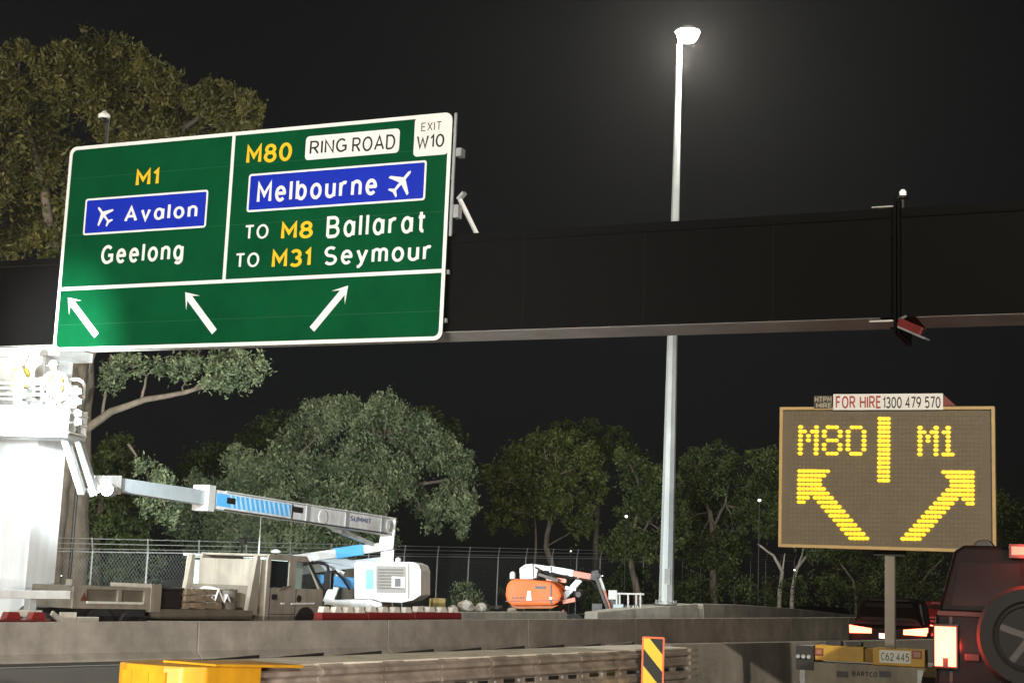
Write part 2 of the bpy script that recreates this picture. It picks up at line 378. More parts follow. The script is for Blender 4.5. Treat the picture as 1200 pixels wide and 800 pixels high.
# median barriers beyond, pale
def barrier_run(pts, label, wid=.45, flare=None):
    mb = MB(); n = 4; vs = []
    P3 = [at_y(x, y, Y) for x, y, Y in pts]
    for i, p in enumerate(P3):
        d = (P3[min(i+1, len(P3)-1)] - P3[max(0, i-1)]); d.z = 0; d.normalize(); c = Vector((d.y, -d.x, 0))
        ww = flare[i] if flare else wid
        for a, z in ((.12,-.1), (0, p.z), (-ww, p.z), (-ww-.12, -.1)): vs.append((p.x+c.x*a, p.y+c.y*a, z))
    F = []
    for q in range(len(pts)-1): F += [(q*n+i, q*n+(i+1) % n, (q+1)*n+(i+1) % n, (q+1)*n+i) for i in range(n)]
    e = (len(pts)-1)*n; F += [tuple(range(n)), tuple(range(e+n-1, e-1, -1))]
    o = mb.add(vs, F).build('concrete_barrier', CONCL, bevel=.015)
    return tag(o, label, 'barrier')
barrier_run([(502,717.3,43.5), (590,716.6,48), (664,716.3,52.5)], 'pale concrete barrier under the orange boom lift', .3)
barrier_run([(700,717,53), (745,712.5,55), (785,709.5,56), (817,707.3,57.5)], 'pale flared concrete barrier at the foot of the tall lamp post', flare=[.5, .9, 1.4, 1.1])
barrier_run([(824,707,58), (870,708.2,63), (930,712.5,71), (988,719,80), (1060,726,92)], 'pale curving concrete barrier right of the lamp post', .4)

# ------------------------------------------------------------------ gantry
GY = 23.2
GF = facing(GY, (0, 28.1, 0))
def gl(x, y): return GF.px(x, y)
a0, t0 = gl(20, 304.7); a1, t1 = gl(1030, 245); b0a, b0 = gl(20, 404.4); b1a, b1 = gl(1195, 366.5)
def gt(a): return t0 + (t1-t0)*(a-a0)/(a1-a0)
def gb(a): return b0 + (b1-b0)*(a-b0a)/(b1a-b0a)
gbase = GF.P(gl(15, 600)[0]-.8, 0, -.6)
gan = thing('sign_gantry', 'dark steel box beam gantry on a floodlit white pier spanning the road', 'gantry', gbase)
aS = gl(1052, 300)[0]; aL = gl(-130, 350)[0]; aR = aS + 16
mb = MB()
for p, q in ((aL, aS-.06), (aS+.06, aR)):
    mb.hexa([GF.P(p,gb(p),0), GF.P(q,gb(q),0), GF.P(q,gb(q),-1.15), GF.P(p,gb(p),-1.15), GF.P(p,gt(p),0), GF.P(q,gt(q),0), GF.P(q,gt(q),-1.15), GF.P(p,gt(p),-1.15)])
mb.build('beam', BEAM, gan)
mb = MB()
for p, q in ((aL, aS-.3), (aS+.3, aR)):
    mb.hexa([GF.P(p,gb(p)-.008,-.03), GF.P(q,gb(q)-.008,-.03), GF.P(q,gb(q)-.008,-1.12), GF.P(p,gb(p)-.008,-1.12), GF.P(p,gb(p)-.004,-.03), GF.P(q,gb(q)-.004,-.03), GF.P(q,gb(q)-.004,-1.12), GF.P(p,gb(p)-.004,-1.12)])
mb.build('lit_underside', BEAMU, gan)  # thin pale sheet whose colour holds the light under the beam
mb = MB(); q = aS
mb.fbox(GF, q-.05, q-.015, gb(q)-.3, gt(q)+.12, -1.25, .12); mb.fbox(GF, q+.015, q+.05, gb(q)-.3, gt(q)+.12, -1.25, .12)
mb.build('splice_flange', BEAM, gan)
for k in range(9):
    z = gb(aS)+.1+k*(gt(aS)-gb(aS)-.2)/8
    for sx in (-.085,):
        MB().lathe(GF.P(aS+sx, z, .07), GF.u, [(.022,0),(.022,.05),(.0,.05)], 6).build('bolt', BEAM, gan)
for sx in (-.45,):   # stiffener lugs
    MB().fbox(GF, aS-.42, aS-.06, gt(aS)+.002, gt(aS)+.022, -.4, .1).build('lug_plate', BEAMU, gan)
    MB().fbox(GF, aS-.45, aS-.06, gb(aS)-.1, gb(aS)-.07, -.4, .12).build('lug_plate', BEAMU, gan)
for k in range(14):      # web plate seams, bolted cover straps and a conduit along the face
    sx = aL+1.4+k*2.35
    if abs(sx-aS) > .8: MB().fbox(GF, sx-.006, sx+.006, gb(sx)+.02, gt(sx)-.02, .001, .006).build('weld_seam', mat('seam steel', (.0042,.004,.0038), .6, var=.3, spec=.2), gan)
MB().tube([GF.P(a_, gt(a_)-.16, .035) for a_ in np.linspace(aL, aS-.1, 12)], .018, 6).build('conduit', MATS['seam steel'], gan)
MB().tube([GF.P(a_, gt(a_)-.16, .035) for a_ in np.linspace(aS+.1, aR, 8)], .018, 6).build('conduit', MATS['seam steel'], gan)
# pier: right edge from the photo
pe = gl(36, 560)[0]
MB().fbox(GF, pe-2.3, pe, -.1, gb(pe-1)-.04, -1.05, -.12).build('column', PIER, gan, bevel=.02)
MB().fbox(GF, pe-2.5, pe+.45, gb(pe)-.24, gb(pe)-.04, -1.12, -.02).build('column_cap', PIER, gan)
MB().fbox(GF, pe-2.7, pe+.3, -.05, .35, -1.3, .12).build('column_base', CONC, gan, bevel=.02)
MB().fbox(GF, aR-.4, aR+.8, -.1, gb(aR), -1.1, -.05).build('column', BEAM, gan)
for hx in range(6):
    MB().lathe(GF.P(pe-.25-.36*hx, .36, -.0), Z, [(.03,0),(.03,.09),(.0,.09)], 6).build('anchor_bolt', GALV, gan)
# small fittings at the splice
fx = gl(1057, 236)
t = thing('aircraft_warning_light', 'small warning light standing on the gantry beam at its splice', 'light', GF.P(fx[0], gt(fx[0]), -.2))
MB().lathe(GF.P(fx[0], gt(fx[0])-.02, -.1), Z, [(.05,0),(.05,.18),(.09,.2),(.09,.24),(.03,.26)], 12).build('stem', BLACK, t)
MB().lathe(GF.P(fx[0], gt(fx[0])+.22, -.1), Z, [(.055,0),(.06,.08),(.03,.12),(.0,.125)], 12).build('lens', mat('dim lens', (.8,.8,.8), .2, var=0, emit=(1,1,1), estr=.5), t)
fz = GF.px(1076, 384); base = GF.P(fz[0], gb(fz[0]), -.1)
t = thing('under_beam_camera', 'small angled red and grey device hanging under the gantry splice', 'camera', base)
p0 = GF.P(fz[0]-.28, gb(aS)-.12, .15); p1 = GF.P(fz[0]+.12, gb(aS)-.32, .25)
MB().bar(p0, p1, .16, .14).build('housing', mat('dull red paint', (.22,.03,.025), .4, var=.2), t, bevel=.02)
MB().bar(p0-Z*.09, p1-Z*.09+(p1-p0)*.15, .20, .03).build('tray', GALV, t)
MB().lathe(p1, (p1-p0), [(.05,0),(.06,.05),(.03,.07)], 10).build('lens', GLASS, t)
MB().tube([p0+Z*.05, GF.P(fz[0]-.2, gb(aS), .02)], .025).build('bracket', GALV, t)

# ------------------------------------------------------------------ direction sign
SF = facing(GY, GF.P(0, 0, .42))
cs = [SF.px(*p) for p in ((83.5,169), (531.5,135.5), (517,401.5), (61.5,409))]
u0 = (cs[0][0]+cs[3][0])/2; u1 = (cs[1][0]+cs[2][0])/2; v1 = (cs[0][1]+cs[1][1])/2; v0 = (cs[2][1]+cs[3][1])/2
print('sign', u0, u1, v0, v1, cs)
DU = [SF.px(*p) for p in ((83.5,169), (531.5,135.5), (517,401.5), (61.5,409))]
# homography pixel -> sign rectangle, so the legend keeps its layout
def homog(src, dst):
    A = []; B = []
    for (x, y), (u, v) in zip(src, dst):
        A.append([x,y,1,0,0,0,-u*x,-u*y]); B.append(u); A.append([0,0,0,x,y,1,-v*x,-v*y]); B.append(v)
    h = np.linalg.solve(np.array(A, float), np.array(B, float)); return np.append(h, 1).reshape(3, 3)
HS = homog(((83.5,169), (531.5,135.5), (517,401.5), (61.5,409)), ((u0,v1), (u1,v1), (u1,v0), (u0,v0)))
def sp(x, y):
    q = HS @ np.array([x, y, 1.]); return (q[0]/q[2], q[1]/q[2])
def srect(x0, y0, x1, y1, tilt=None):
    """pixel extents of a word: left x at mid height, right x; top y and bottom y at the middle"""
    cx, cy = (x0+x1)/2, (y0+y1)/2
    return (sp(x0, cy)[0], sp(x1, cy)[0], sp(cx, y1)[1], sp(cx, y0)[1])
sg = thing('direction_sign', 'large green motorway direction sign for Geelong and Melbourne on the gantry', 'road sign', SF.P(0, v0, 0))
MB().prism(SF, rrect(u0, u1, v0, v1, .16), -.03, 0).build('panel', GREEN, sg)
bw = .075
def border(x0, x1, y0, y1, r):
    mb = MB(); ring(mb, SF, rrect(x0, x1, y0, y1, r), rrect(x0+bw, x1-bw, y0+bw, y1-bw, max(.02, r-bw*.6)), .0015, .005); return mb
border(u0, u1, v0, v1, .16).build('border', SWHT, sg)
ud = sp(270, 241)[0]; vd = sp(290, 328.5)[1]
MB().fbox(SF, ud-.037, ud+.037, vd+.037, v1-bw-.001, .0015, .005).build('divider', SWHT, sg)
MB().fbox(SF, u0+bw+.001, u1-bw-.001, vd-.037, vd+.037, .0015, .005).build('divider', SWHT, sg)
for k in range(1, 4):     # sheet joints
    vv = vd - (vd-v0)*.58 if k == 1 else v0+(v1-v0)*(.28*k)
    MB().fbox(SF, u0+bw+.02, u1-bw-.02, vv-.004, vv+.004, .0004, .0012).build('sheet_joint', mat('sheet joint', (.004,.085,.032), .6, var=.1), sg)
def word(s, box, ma, sw=.17, gap=.15, w=.0065): return txt(SF, s, srect(*box), w, ma, sg, 'lettering', sw, gap)
word('M1', (161, 194.5, 188, 214), SYEL, .21)
word('Geelong', (119.5, 283, 216, 310.5), SWHT, .195, .22)
word('M80', (291, 167, 344, 191), SYEL, .21)
for s, box in (('TO', (289, 263.5, 316, 280.5)), ('TO', (278, 296.5, 305, 313.5))): word(s, box, SWHT, .165)
word('M8', (331, 259, 368, 281), SYEL, .21); word('M31', (320, 291, 365.5, 314), SYEL, .21)
word('Ballarat', (384, 252.5, 498, 278.5), SWHT, .175, .24); word('Seymour', (381, 288, 505, 315.5), SWHT, .175, .22)
def plate(box, ma, r=.06, edge=SWHT, ew=.04):
    q = srect(*box)
    p = MB().prism(SF, rrect(*q, r), .0005, .006).build('name_plate', ma, sg)
    if edge:
        mb = MB(); ring(mb, SF, rrect(*q, r), rrect(q[0]+ew, q[1]-ew, q[2]+ew, q[3]-ew, r*.5), .007, .009); mb.build('plate_border', edge, sg)
    return q
plate((100, 226, 244, 269.5), SBLUE); word('Avalon', (147.5, 236, 233, 258), SWHT, .19, .22, .0095)
plate((292.5, 198, 499.5, 243.5), SBLUE); word('Melbourne', (303.5, 208, 443, 235), SWHT, .19, .22, .0095)
plate((360, 157.5, 469, 185.5), SWHT, .08, None); word('RING', (365, 164, 408, 182.5), SBLK, .15, .14, .0095); word('ROAD', (414.5, 160.5, 464.5, 179.5), SBLK, .15, .14, .0095)
plate((486.5, 140.5, 526.5, 186), SWHT, .08, None); word('EXIT', (495, 147, 518, 157), SBLK, .12, .2, .0095); word('W10', (489.5, 160.5, 521.5, 178.5), SBLK, .16, .12, .0095)
def arrow(tail, tip, wid=7.0, head=20.5):
    a = np.array(sp(*tail)); b = np.array(sp(*tip)); d = b-a; Ln = np.linalg.norm(d); d /= Ln; n = np.array([-d[1], d[0]])
    k = (u1-u0)/448
    w = wid*k/2; h = head*k/2; hl = head*k*.78
    pts = [a-n*w, b-d*hl*.55-n*w, b-d*hl*.95-n*h*1.0, b, b-d*hl*.95+n*h*1.0, b-d*hl*.55+n*w, a+n*w]
    MB().prism(SF, [tuple(p) for p in pts], .0015, .006).build('lane_arrow', SWHT, sg)
arrow((113.5, 391), (80, 346)); arrow((252, 388.5), (218, 341.5)); arrow((366, 387), (408.5, 336.5))
def plane_icon(cx, cy, size, ang):
    prof = [(0,1.0),(.10,.86),(.11,.35),(.95,-.18),(.95,-.36),(.11,-.08),(.09,-.62),(.40,-.84),(.40,-.97),(.0,-.86)]
    pts = prof + [(-x, y) for x, y in reversed(prof[1:-1])]
    c = sp(cx, cy); k = (u1-u0)/448*size; ca, sa = math.cos(ang), math.sin(ang)
    MB().prism(SF, [(c[0]+(x*ca-y*sa)*k, c[1]+(x*sa+y*ca)*k) for x, y in pts], .0065, .0095).build('aeroplane_symbol', SWHT, sg)
plane_icon(123, 250, 12.5, R(42)); plane_icon(471, 217, 14.5, R(-42))
# back frame of the sign and right-hand bracket arm
for a in np.linspace(u0+.6, u1-.6, 5):
    MB().fbox(SF, a-.05, a+.05, v0+.1, v1-.1, -.13, -.035).build('back_post', GALV, sg)
for v in np.linspace(v0+.4, v1-.3, 5):
    MB().fbox(SF, u0+.1, u1-.0, v-.04, v+.04, -.20, -.135).build('back_rail', GALV, sg)
MB().fbox(SF, u1+.005, u1+.055, v0+2.0, v1+.0, -.10, -.06).build('edge_trim', GALV, sg)
e = SF.px(534, 176); MB().fbox(SF, e[0]-.05, e[0]+.06, e[1]-.08, e[1]+.08, -.3, -.12).build('bracket', GALV, sg)
p = SF.px(531, 229); q = SF.px(549, 275)
MB().bar(SF.P(*p, -.3), SF.P(q[0], q[1], -.55), .11, .06).build('bracket_arm', WHITE, sg)
p2 = SF.px(538, 222); MB().bar(SF.P(p2[0], p2[1], -.25), SF.P(p[0]-.02, p[1], -.3), .1, .06).build('bracket_arm', GALV, sg)
e = SF.px(531, 245); MB().fbox(SF, e[0]-.05, e[0]+.05, e[1]-.13, e[1]+.12, -.28, -.12).build('bracket', GALV, sg)

# ------------------------------------------------------------------ tall lamp post
lb = at_y(780.5, 707, 56.6); lt = at_y(796, 52, 56.6)
lp = thing('lamp_post', 'very tall tapered steel lamp post with a lit head standing on the pale barrier', 'lamp post', lb)
hh = lt.z-lb.z; k = 56.6/1800
MB().tube([lb, lb+Z*hh*.5+Vector((lt.x-lb.x,0,0))*.5, Vector((lt.x, lb.y, lt.z))], [.27, .185, .10], 8).build('pole', mat('pole paint', (.58,.64,.68), .5, .1, var=.12, scale=2, streak=.15), lp)
MB().lathe(lb-Z*.02, Z, [(.42,0),(.42,.06),(.30,.065),(.30,.1)], 16).build('base_flange', GALV, lp)
for i in range(8):
    tt = 2*math.pi*i/8; MB().lathe(lb+Vector((.36*math.cos(tt), .36*math.sin(tt), .03)), Z, [(.025,0),(.025,.1),(.0,.1)], 6).build('anchor_bolt', GALV, lp)
MB().fbox(facing(0, lb), -.10, .10, .7, 1.25, .20, .265).build('access_door', GALV, lp)
top = Vector((lt.x, lb.y, lt.z)); hd = at_y(806, 41, 56.3)
MB().tube([top-Z*.1, top+Z*.15, Vector((hd.x-.1, hd.y, hd.z+.16))], .07, 8).build('arm', GALV, lp)
MB().lathe(hd+Z*.1, Z, [(.02,.22),(.25,.18),(.46,.06),(.48,0),(.40,0)], 20).build('luminaire_housing', GALV, lp)
MB().lathe(hd+Z*.08, Z, [(.42,.0),(.40,-.16),(.28,-.32),(.1,-.38),(.0,-.385)], 20).build('luminaire_lens', LUM, lp, smooth=True)
lamp('street_light', 'POINT', hd-Z*.55, 17000, (1, .93, .78), .35)

# ------------------------------------------------------------------ street lamp behind the viewer (same kind) and site light tower
def road_lamp(base, head, label, power, col):
    t = thing('lamp_post', label, 'lamp post', base)
    b = Vector(base); h = Vector(head)
    MB().tube([b, b+Z*(h.z-.3), Vector((b.x*.7+h.x*.3, b.y*.7+h.y*.3, h.z+.25)), h+Z*.18], [.12, .08, .06, .05], 10).build('pole', GALV, t)
    MB().lathe(b, Z, [(.25,0),(.25,.04),(.16,.05),(.16,.09)], 12).build('base_flange', GALV, t)
    MB().lathe(h+Z*.1, Z, [(.02,.14),(.2,.1),(.34,.0),(.3,0)], 16).build('luminaire_housing', GALV, t)
    MB().lathe(h+Z*.09, Z, [(.28,0),(.2,-.06),(.0,-.08)], 16).build('luminaire_lens', LUM, t)
    lamp('street_light', 'POINT', h-Z*.25, power, col, .25)
    return t
road_lamp((13, -24, 0), (10.5, -23, 13.0), 'street lamp post on the right behind the viewpoint', 45000, (1, .90, .74))
road_lamp((-17, -26, 0), (-14.5, -25, 13.0), 'street lamp post on the left behind the viewpoint', 30000, (1, .90, .74))
road_lamp((-26, 40, 0), (-24, 39, 12.0), 'street lamp post at the far left outside the picture', 17000, (1, .90, .72))
TW = Vector((-10.6, 25.4, 0))
tw = thing('light_tower', 'mobile site lighting tower left of the picture by the pier', 'light tower', TW)
MB().box(TW+Z*.75, (1.5, 1.1, .9)).build('canopy', YELP, tw, bevel=.04)
MB().box(TW+Z*.27, (2.2, .9, .08)).build('chassis', DARK, tw)
MB().tube([TW+Z*1.2, TW+Z*4.4], .06).build('mast', GALV, tw)
for sx in (-.9, .9): MB().lathe(TW+Vector((sx*.55, -.6, .3)), (0,1,0), [(.1,0),(.3,.01),(.3,.18),(.1,.19)], 18).build('wheel', RUB, tw)
MB().bar(TW+Vector((-.8,0,4.3)), TW+Vector((.8,0,4.3)), .07).build('crossbar', GALV, tw)
def tower_head(off, target, power, cone, blend, col=(.86, .97, 1)):
    p = TW+Vector(off); d = (Vector(target)-p).normalized()
    MB().bar(p-d*.2, p, .3, .26, w2=.42, h2=.34).build('lamp_head', DARK, tw)
    MB().bar(p+d*.002, p+d*.02, .38, .3).build('lamp_lens', FLOOD, tw)
    lamp('tower_beam', 'SPOT', p+d*.1, power, col, .2, target, cone, blend)
pierp = GF.P(pe-.4, 3.4, 0)
tower_head((.75, .1, 4.45), at_y(520, 660, 60), 17000, 40, .6)
tower_head((.2, .1, 4.15), at_y(30, 600, 31), 2100, 58, .6)
tower_head((-.4, .1, 4.45), SF.P(u0+.1, v0+.1, 0), 9000, 34, 1.0, (.95, 1, .95))

# ------------------------------------------------------------------ trees
LEAF_G = leafmat('grey green leaves', (.05, .08, .04), (.22, .26, .15))
LEAF_Y = leafmat('olive leaves', (.045, .05, .014), (.13, .12, .035))
LEAF_O = leafmat('green gum leaves', (.035, .052, .014), (.12, .145, .04))
LEAF_D = leafmat('dark leaves', (.032, .05, .016), (.085, .115, .035))
def crown_mesh(name, blobs, nper, ll, lw, ma, parent, droop=.5, sub=16, shrink=.9):
    """blobs: (centre, rx, ry, rz). Leaf diamonds grouped in twig clumps near the blob shells."""
    C = []; T = []
    for c, rx, ry, rz in blobs:
        n = max(60, int(nper*2.3*(rx*rz))); f_ = shrink*random.uniform(.82, 1.18); rx, ry, rz = rx*f_, ry*f_, rz*f_
        k = max(7, int(sub*(rx*rz)**.5*1.25))
        d = rng.normal(size=(k, 3)); d /= np.linalg.norm(d, axis=1)[:, None]
        rad = rng.uniform(.45, 1.0, k)**.5
        cc = d*rad[:, None]*np.array([rx, ry, rz])
        cs_ = rng.uniform(.12, .25, k)*min(1.2, max(.6, min(rx, rz)))
        idx = rng.integers(0, k, n)
        st_k = rng.uniform(.5, 1.5, (k, 3)); off = rng.normal(size=(n, 3))*cs_[idx][:, None]*st_k[idx]; off[:, 2] -= np.abs(rng.normal(size=n))*cs_[idx]*.6
        P = cc[idx]+off
        us = rng.random(n) < .10
        dd_ = rng.normal(size=(n, 3)); dd_ /= np.linalg.norm(dd_, axis=1)[:, None]
        P[us] = (dd_*(rng.uniform(.25, 1.12, n)**.6)[:, None]*np.array([rx, ry, rz]))[us]
        C.append(P+np.array(c)); T.append(np.clip(rng.normal(.42, .2, n) + (rng.uniform(-.4, .45, k))[idx], 0, 1))
    C = np.concatenate(C); T = np.concatenate(T); n = len(C)
    a = rng.normal(size=(n, 3)); a[:, 2] -= droop; a /= np.linalg.norm(a, axis=1)[:, None]
    b = np.cross(a, rng.normal(size=(n, 3))); b /= np.linalg.norm(b, axis=1)[:, None]
    l = .8*ll*rng.uniform(.6, 1.3, n)[:, None]; w = .8*lw*rng.uniform(.6, 1.3, n)[:, None]
    V = np.stack([C-a*l/2, C+b*w/2, C+a*l/2, C-b*w/2], 1).reshape(-1, 3)
    V -= np.array(WM[parent.name].translation)
    me = bpy.data.meshes.new(name); me.vertices.add(4*n); me.vertices.foreach_set('co', V.astype(np.float32).ravel())
    me.loops.add(4*n); me.loops.foreach_set('vertex_index', np.arange(4*n, dtype=np.int32))
    me.polygons.add(n); me.polygons.foreach_set('loop_start', np.arange(0, 4*n, 4, dtype=np.int32)); me.polygons.foreach_set('loop_total', np.full(n, 4, np.int32))
    at = me.attributes.new('tint', 'FLOAT', 'FACE'); at.data.foreach_set('value', T.astype(np.float32))
    me.update(); me.validate(); me.materials.append(ma)
    o = bpy.data.objects.new(name, me); COL.objects.link(o); o.parent = parent; WM[o.name] = WM[parent.name]
    return o
def wob(p, q, n=5, amp=.25):
    p, q = Vector(p), Vector(q); L = (q-p).length; out = []
    for i in range(n+1):
        f = i/n; o = p.lerp(q, f)
        if 0 < i < n: o += Vector((random.uniform(-1,1), random.uniform(-1,1), random.uniform(-.5,.5)))*amp*L*.2
        out.append(o)
    return out
def tree(label, bx, Y, blobs, trunks, leaf, bark, nper=900, ll=.26, lw=.10, group=None, name='gum_tree', rad=.22, depth=1.0, droop=.5, limbs=True, shrink=.88):
    base = at_y(bx, hor(bx), Y); base.z = -.05
    t = thing(name, label, 'tree', base, group=group)
    B = []
    for b in blobs:
        px, py, rx, rz = b[:4]; dy = b[4] if len(b) > 4 else random.uniform(-1.2, 1.2)
        c = at_y(px, py, Y+dy*depth); k = Y/1800
        B.append((c, rx*k, (rx+rz)/2*k*.9, rz*k))
    crown_mesh('crown', B, nper, ll, lw, leaf, t, droop, shrink=shrink)
    if trunks:
        mb = MB(); mbs = [mb]; ends = []
        for tr in trunks:
            if tr[2] and mb.v: mb = MB(); mbs.append(mb)
            pts = [at_y(x, y, Y+(tr[3] if len(tr) > 3 else 0)) for x, y in tr[0]]; pts = [Vector(p) for p in pts]
            if tr[2]: pts[0] = Vector((pts[0].x, pts[0].y, -.05))
            n = len(pts); r0, r1 = tr[1]
            full = [pts[0]]
            for i in range(n-1): full += wob(pts[i], pts[i+1], 3, .14)[1:]
            mb.tube(full, [r0+(r1-r0)*i/(len(full)-1) for i in range(len(full))], 9); ends.append(pts[-1]); ends.append(pts[len(pts)//2])
        if limbs:
            for c, rx, ry, rz in B:
                e = min(ends, key=lambda v: (v-c).length)
                ln = (e-c).length
                if ln < 9:
                    w = wob(e, c, 5, .3); r = min(.09, .03+.008*ln)
                    mb.tube(w, [r*(1-.7*i/5) for i in range(6)], 6)
                    for q in range(3):
                        d = Vector((random.uniform(-1,1), random.uniform(-1,1), random.uniform(-.4,1))).normalized()
                        s = w[3].lerp(w[5], random.random()); mb.tube(wob(s, s+d*rx*.8, 3, .3), [.03,.022,.015,.008], 5)
        for mb in mbs: mb.build('trunk', bark, t, smooth=True)
    return t
# left gum: tall, dark, wide crown above and behind the sign
tree('tall broad gum tree with olive crown rising behind the green sign', 88, 60,
 [(20,95,34,34),(8,160,36,45),(45,130,38,38),(70,75,36,32),(105,65,36,28),(140,72,34,30),(95,110,40,34),(150,105,38,32),(185,95,34,32),(205,125,36,30),
  (240,120,34,28),(270,122,30,26),(292,130,22,20),(235,150,38,24),(180,150,36,26),(130,145,36,24),(30,200,36,40),(15,255,40,40),(60,230,34,40),(55,285,34,25),
  (285,148,28,16),(20,60,26,16),(60,170,34,34),(120,210,40,40,3),(180,230,40,40,3),(110,300,60,40,3),(200,320,50,30,3),(-30,120,40,60),(-40,220,50,60)],
 [([(84,720),(86,600),(92,480),(98,400),(105,320)], (.62,.36), True), ([(98,400),(70,300),(40,180),(20,120)], (.3,.08), False), ([(105,320),(128,240),(140,160),(150,100)], (.26,.07), False), ([(105,320),(160,230),(215,150),(255,125)], (.22,.06), False)],
 LEAF_Y, BARKD, 620, .34, .13, rad=.5, depth=1.6)
# second gum trunk with the pale lit limb under the sign
tree('gum tree with a pale limb reaching right under the green sign', 70, 57,
 [(262,432,26,14),(285,425,24,16),(250,445,22,10),(292,440,16,12),(215,432,20,12),(272,418,26,12),(305,425,10,12),(150,425,26,12),(185,428,22,12),(130,440,22,16),(300,432,12,10),(240,425,22,11),(268,448,16,8),(225,418,18,8),(190,560,18,16),(182,590,20,16),(205,585,14,14),(172,545,14,12),(196,604,12,8),(185,575,14,24)],
 [([(58,720),(68,600),(80,520),(96,480)], (.42,.26), True), ([(96,506),(130,482),(170,468),(215,460),(262,447),(292,436)], (.17,.035), False),
  ([(120,487),(124,455),(130,415)], (.06,.04), False), ([(166,468),(169,455),(172,440)], (.06,.04), False), ([(96,490),(100,440),(112,400)], (.16,.1), False),
  ([(225,458),(245,440),(268,425)], (.05,.02), False), ([(96,500),(60,455),(40,410)], (.2,.08), False), ([(150,520),(165,540),(185,570)], (.05,.02), False)],
 LEAF_G, BARKM, 900, .24, .10, depth=.8)
tree('dark bushy tree behind the fence left of the white canopy box', 120, 66,
 [(120,640,40,50),(60,600,40,60),(150,600,30,50),(20,640,40,50),(95,560,40,50),(140,530,30,40),(60,520,36,50),(160,660,30,30)],
 [([(110,720),(112,640),(118,580)], (.3,.12), True)], LEAF_D, BARKD, 360, .3, .12, depth=1)
# centre tree lit by the site lights
tree('spreading grey green tree brightly lit behind the white boom lift', 405, 70,
 [(385,485,34,26),(365,500,34,34),(345,520,34,36),(405,480,24,22),(450,478,26,20),(440,500,34,30),(470,490,26,22),(495,500,24,22),(480,520,32,30),(425,530,40,36),(375,550,44,36),
  (330,555,40,36),(300,560,36,34),(515,530,30,30),(540,540,24,24),(545,565,22,26),(530,580,26,26),(548,590,16,22),(520,595,20,22),(540,615,14,18),(470,555,36,34),(440,575,40,28),
  (400,590,40,30),(350,590,46,32),(300,600,44,34),(260,590,36,34),(235,610,30,30),(230,575,24,26),(280,535,26,22),(380,625,40,28),(330,630,46,28),(280,640,44,28),(240,645,34,24),(430,615,34,24),(487,585,20,22),(505,610,10,14),(462,632,8,8)],
 [([(405,720),(408,670),(415,630)], (.32,.2), True), ([(415,630),(380,580),(350,540)], (.16,.07), False), ([(415,630),(440,570),(450,510)], (.16,.07), False), ([(425,610),(480,570),(530,560)], (.13,.05), False), ([(408,660),(350,630),(290,600)], (.14,.05), False)],
 LEAF_G, BARKM, 1000, .27, .115, depth=2.0, droop=.9, shrink=.80)
tree('dark tree rising behind the left of the grey green tree', 235, 84,
 [(240,560,40,34),(255,530,24,20),(215,590,34,30),(300,520,30,26),(500,488,24,18),(525,510,22,20),(330,500,26,20)], [([(240,720),(240,640),(245,580)], (.25,.1), True)], LEAF_D, BARKD, 330, .32, .13, depth=1.5, limbs=False)
# right group
BGRP = 'trees along the boundary beyond the lamp post'
tree('rounded gum tree with lit top right behind the orange boom lift', 640, 84,
 [(640,515,22,16),(660,512,20,16),(675,520,20,20),(690,535,20,20),(700,555,18,16),(655,535,28,24),(625,530,26,22),(605,540,24,22),(630,560,34,26),(665,560,28,26),(695,565,20,20),(600,570,30,30),(580,560,20,24),(650,590,34,28),(690,590,22,20),(610,600,30,26),(680,615,26,18),(585,600,24,28),(700,575,16,16)],
 [([(640,720),(648,665),(640,640),(645,600),(642,570)], (.22,.08), True), ([(644,610),(630,590),(620,570)], (.1,.04), False), ([(628,690),(628,640),(626,600)], (.08,.05), True)],
 LEAF_O, BARKM, 480, .30, .12, shrink=.76, group=BGRP, depth=1.8)
tree('dark tree crown standing tall behind the rounded gum', 690, 98,
 [(690,500,26,16),(665,505,30,18),(720,510,24,16),(735,530,24,24),(705,530,26,24),(750,545,20,20)], [([(700,720),(700,600),(702,540)], (.25,.1), True)], LEAF_D, BARKD, 300, .34, .14, shrink=.76, group=BGRP, limbs=False)
tree('slender gum tree with pale trunk just left of the lamp post', 745, 80,
 [(735,535,20,18),(745,555,24,22),(760,575,26,24),(775,560,20,18),(770,590,26,24),(745,600,28,24),(790,600,22,26),(795,565,12,14),(785,630,20,20),(735,630,28,22),(760,640,26,22),(800,620,14,20),(720,640,22,18),(745,670,24,14)],
 [([(748,720),(746,690),(740,660),(738,640),(745,610),(755,580)], (.22,.07), True), ([(742,640),(760,612),(775,592)], (.09,.03), False)],
 LEAF_D, BARKM, 460, .28, .115, shrink=.76, group=BGRP, depth=1.6)
tree('wide domed gum tree just right of the lamp post', 840, 86,
 [(815,540,26,20),(840,535,26,18),(855,550,24,22),(870,575,20,24),(830,565,32,26),(805,570,24,26),(850,595,30,26),(820,605,32,28),(875,605,18,24),(800,605,20,24),(845,640,34,26),(815,645,26,22),(865,640,18,18),(850,670,22,14),(885,600,8,16)],
 [([(838,720),(836,660),(832,600),(822,575)], (.24,.08), True), ([(834,620),(850,590),(855,560)], (.1,.04), False)],
 LEAF_D, BARKM, 430, .28, .115, shrink=.76, group=BGRP, depth=1.6)
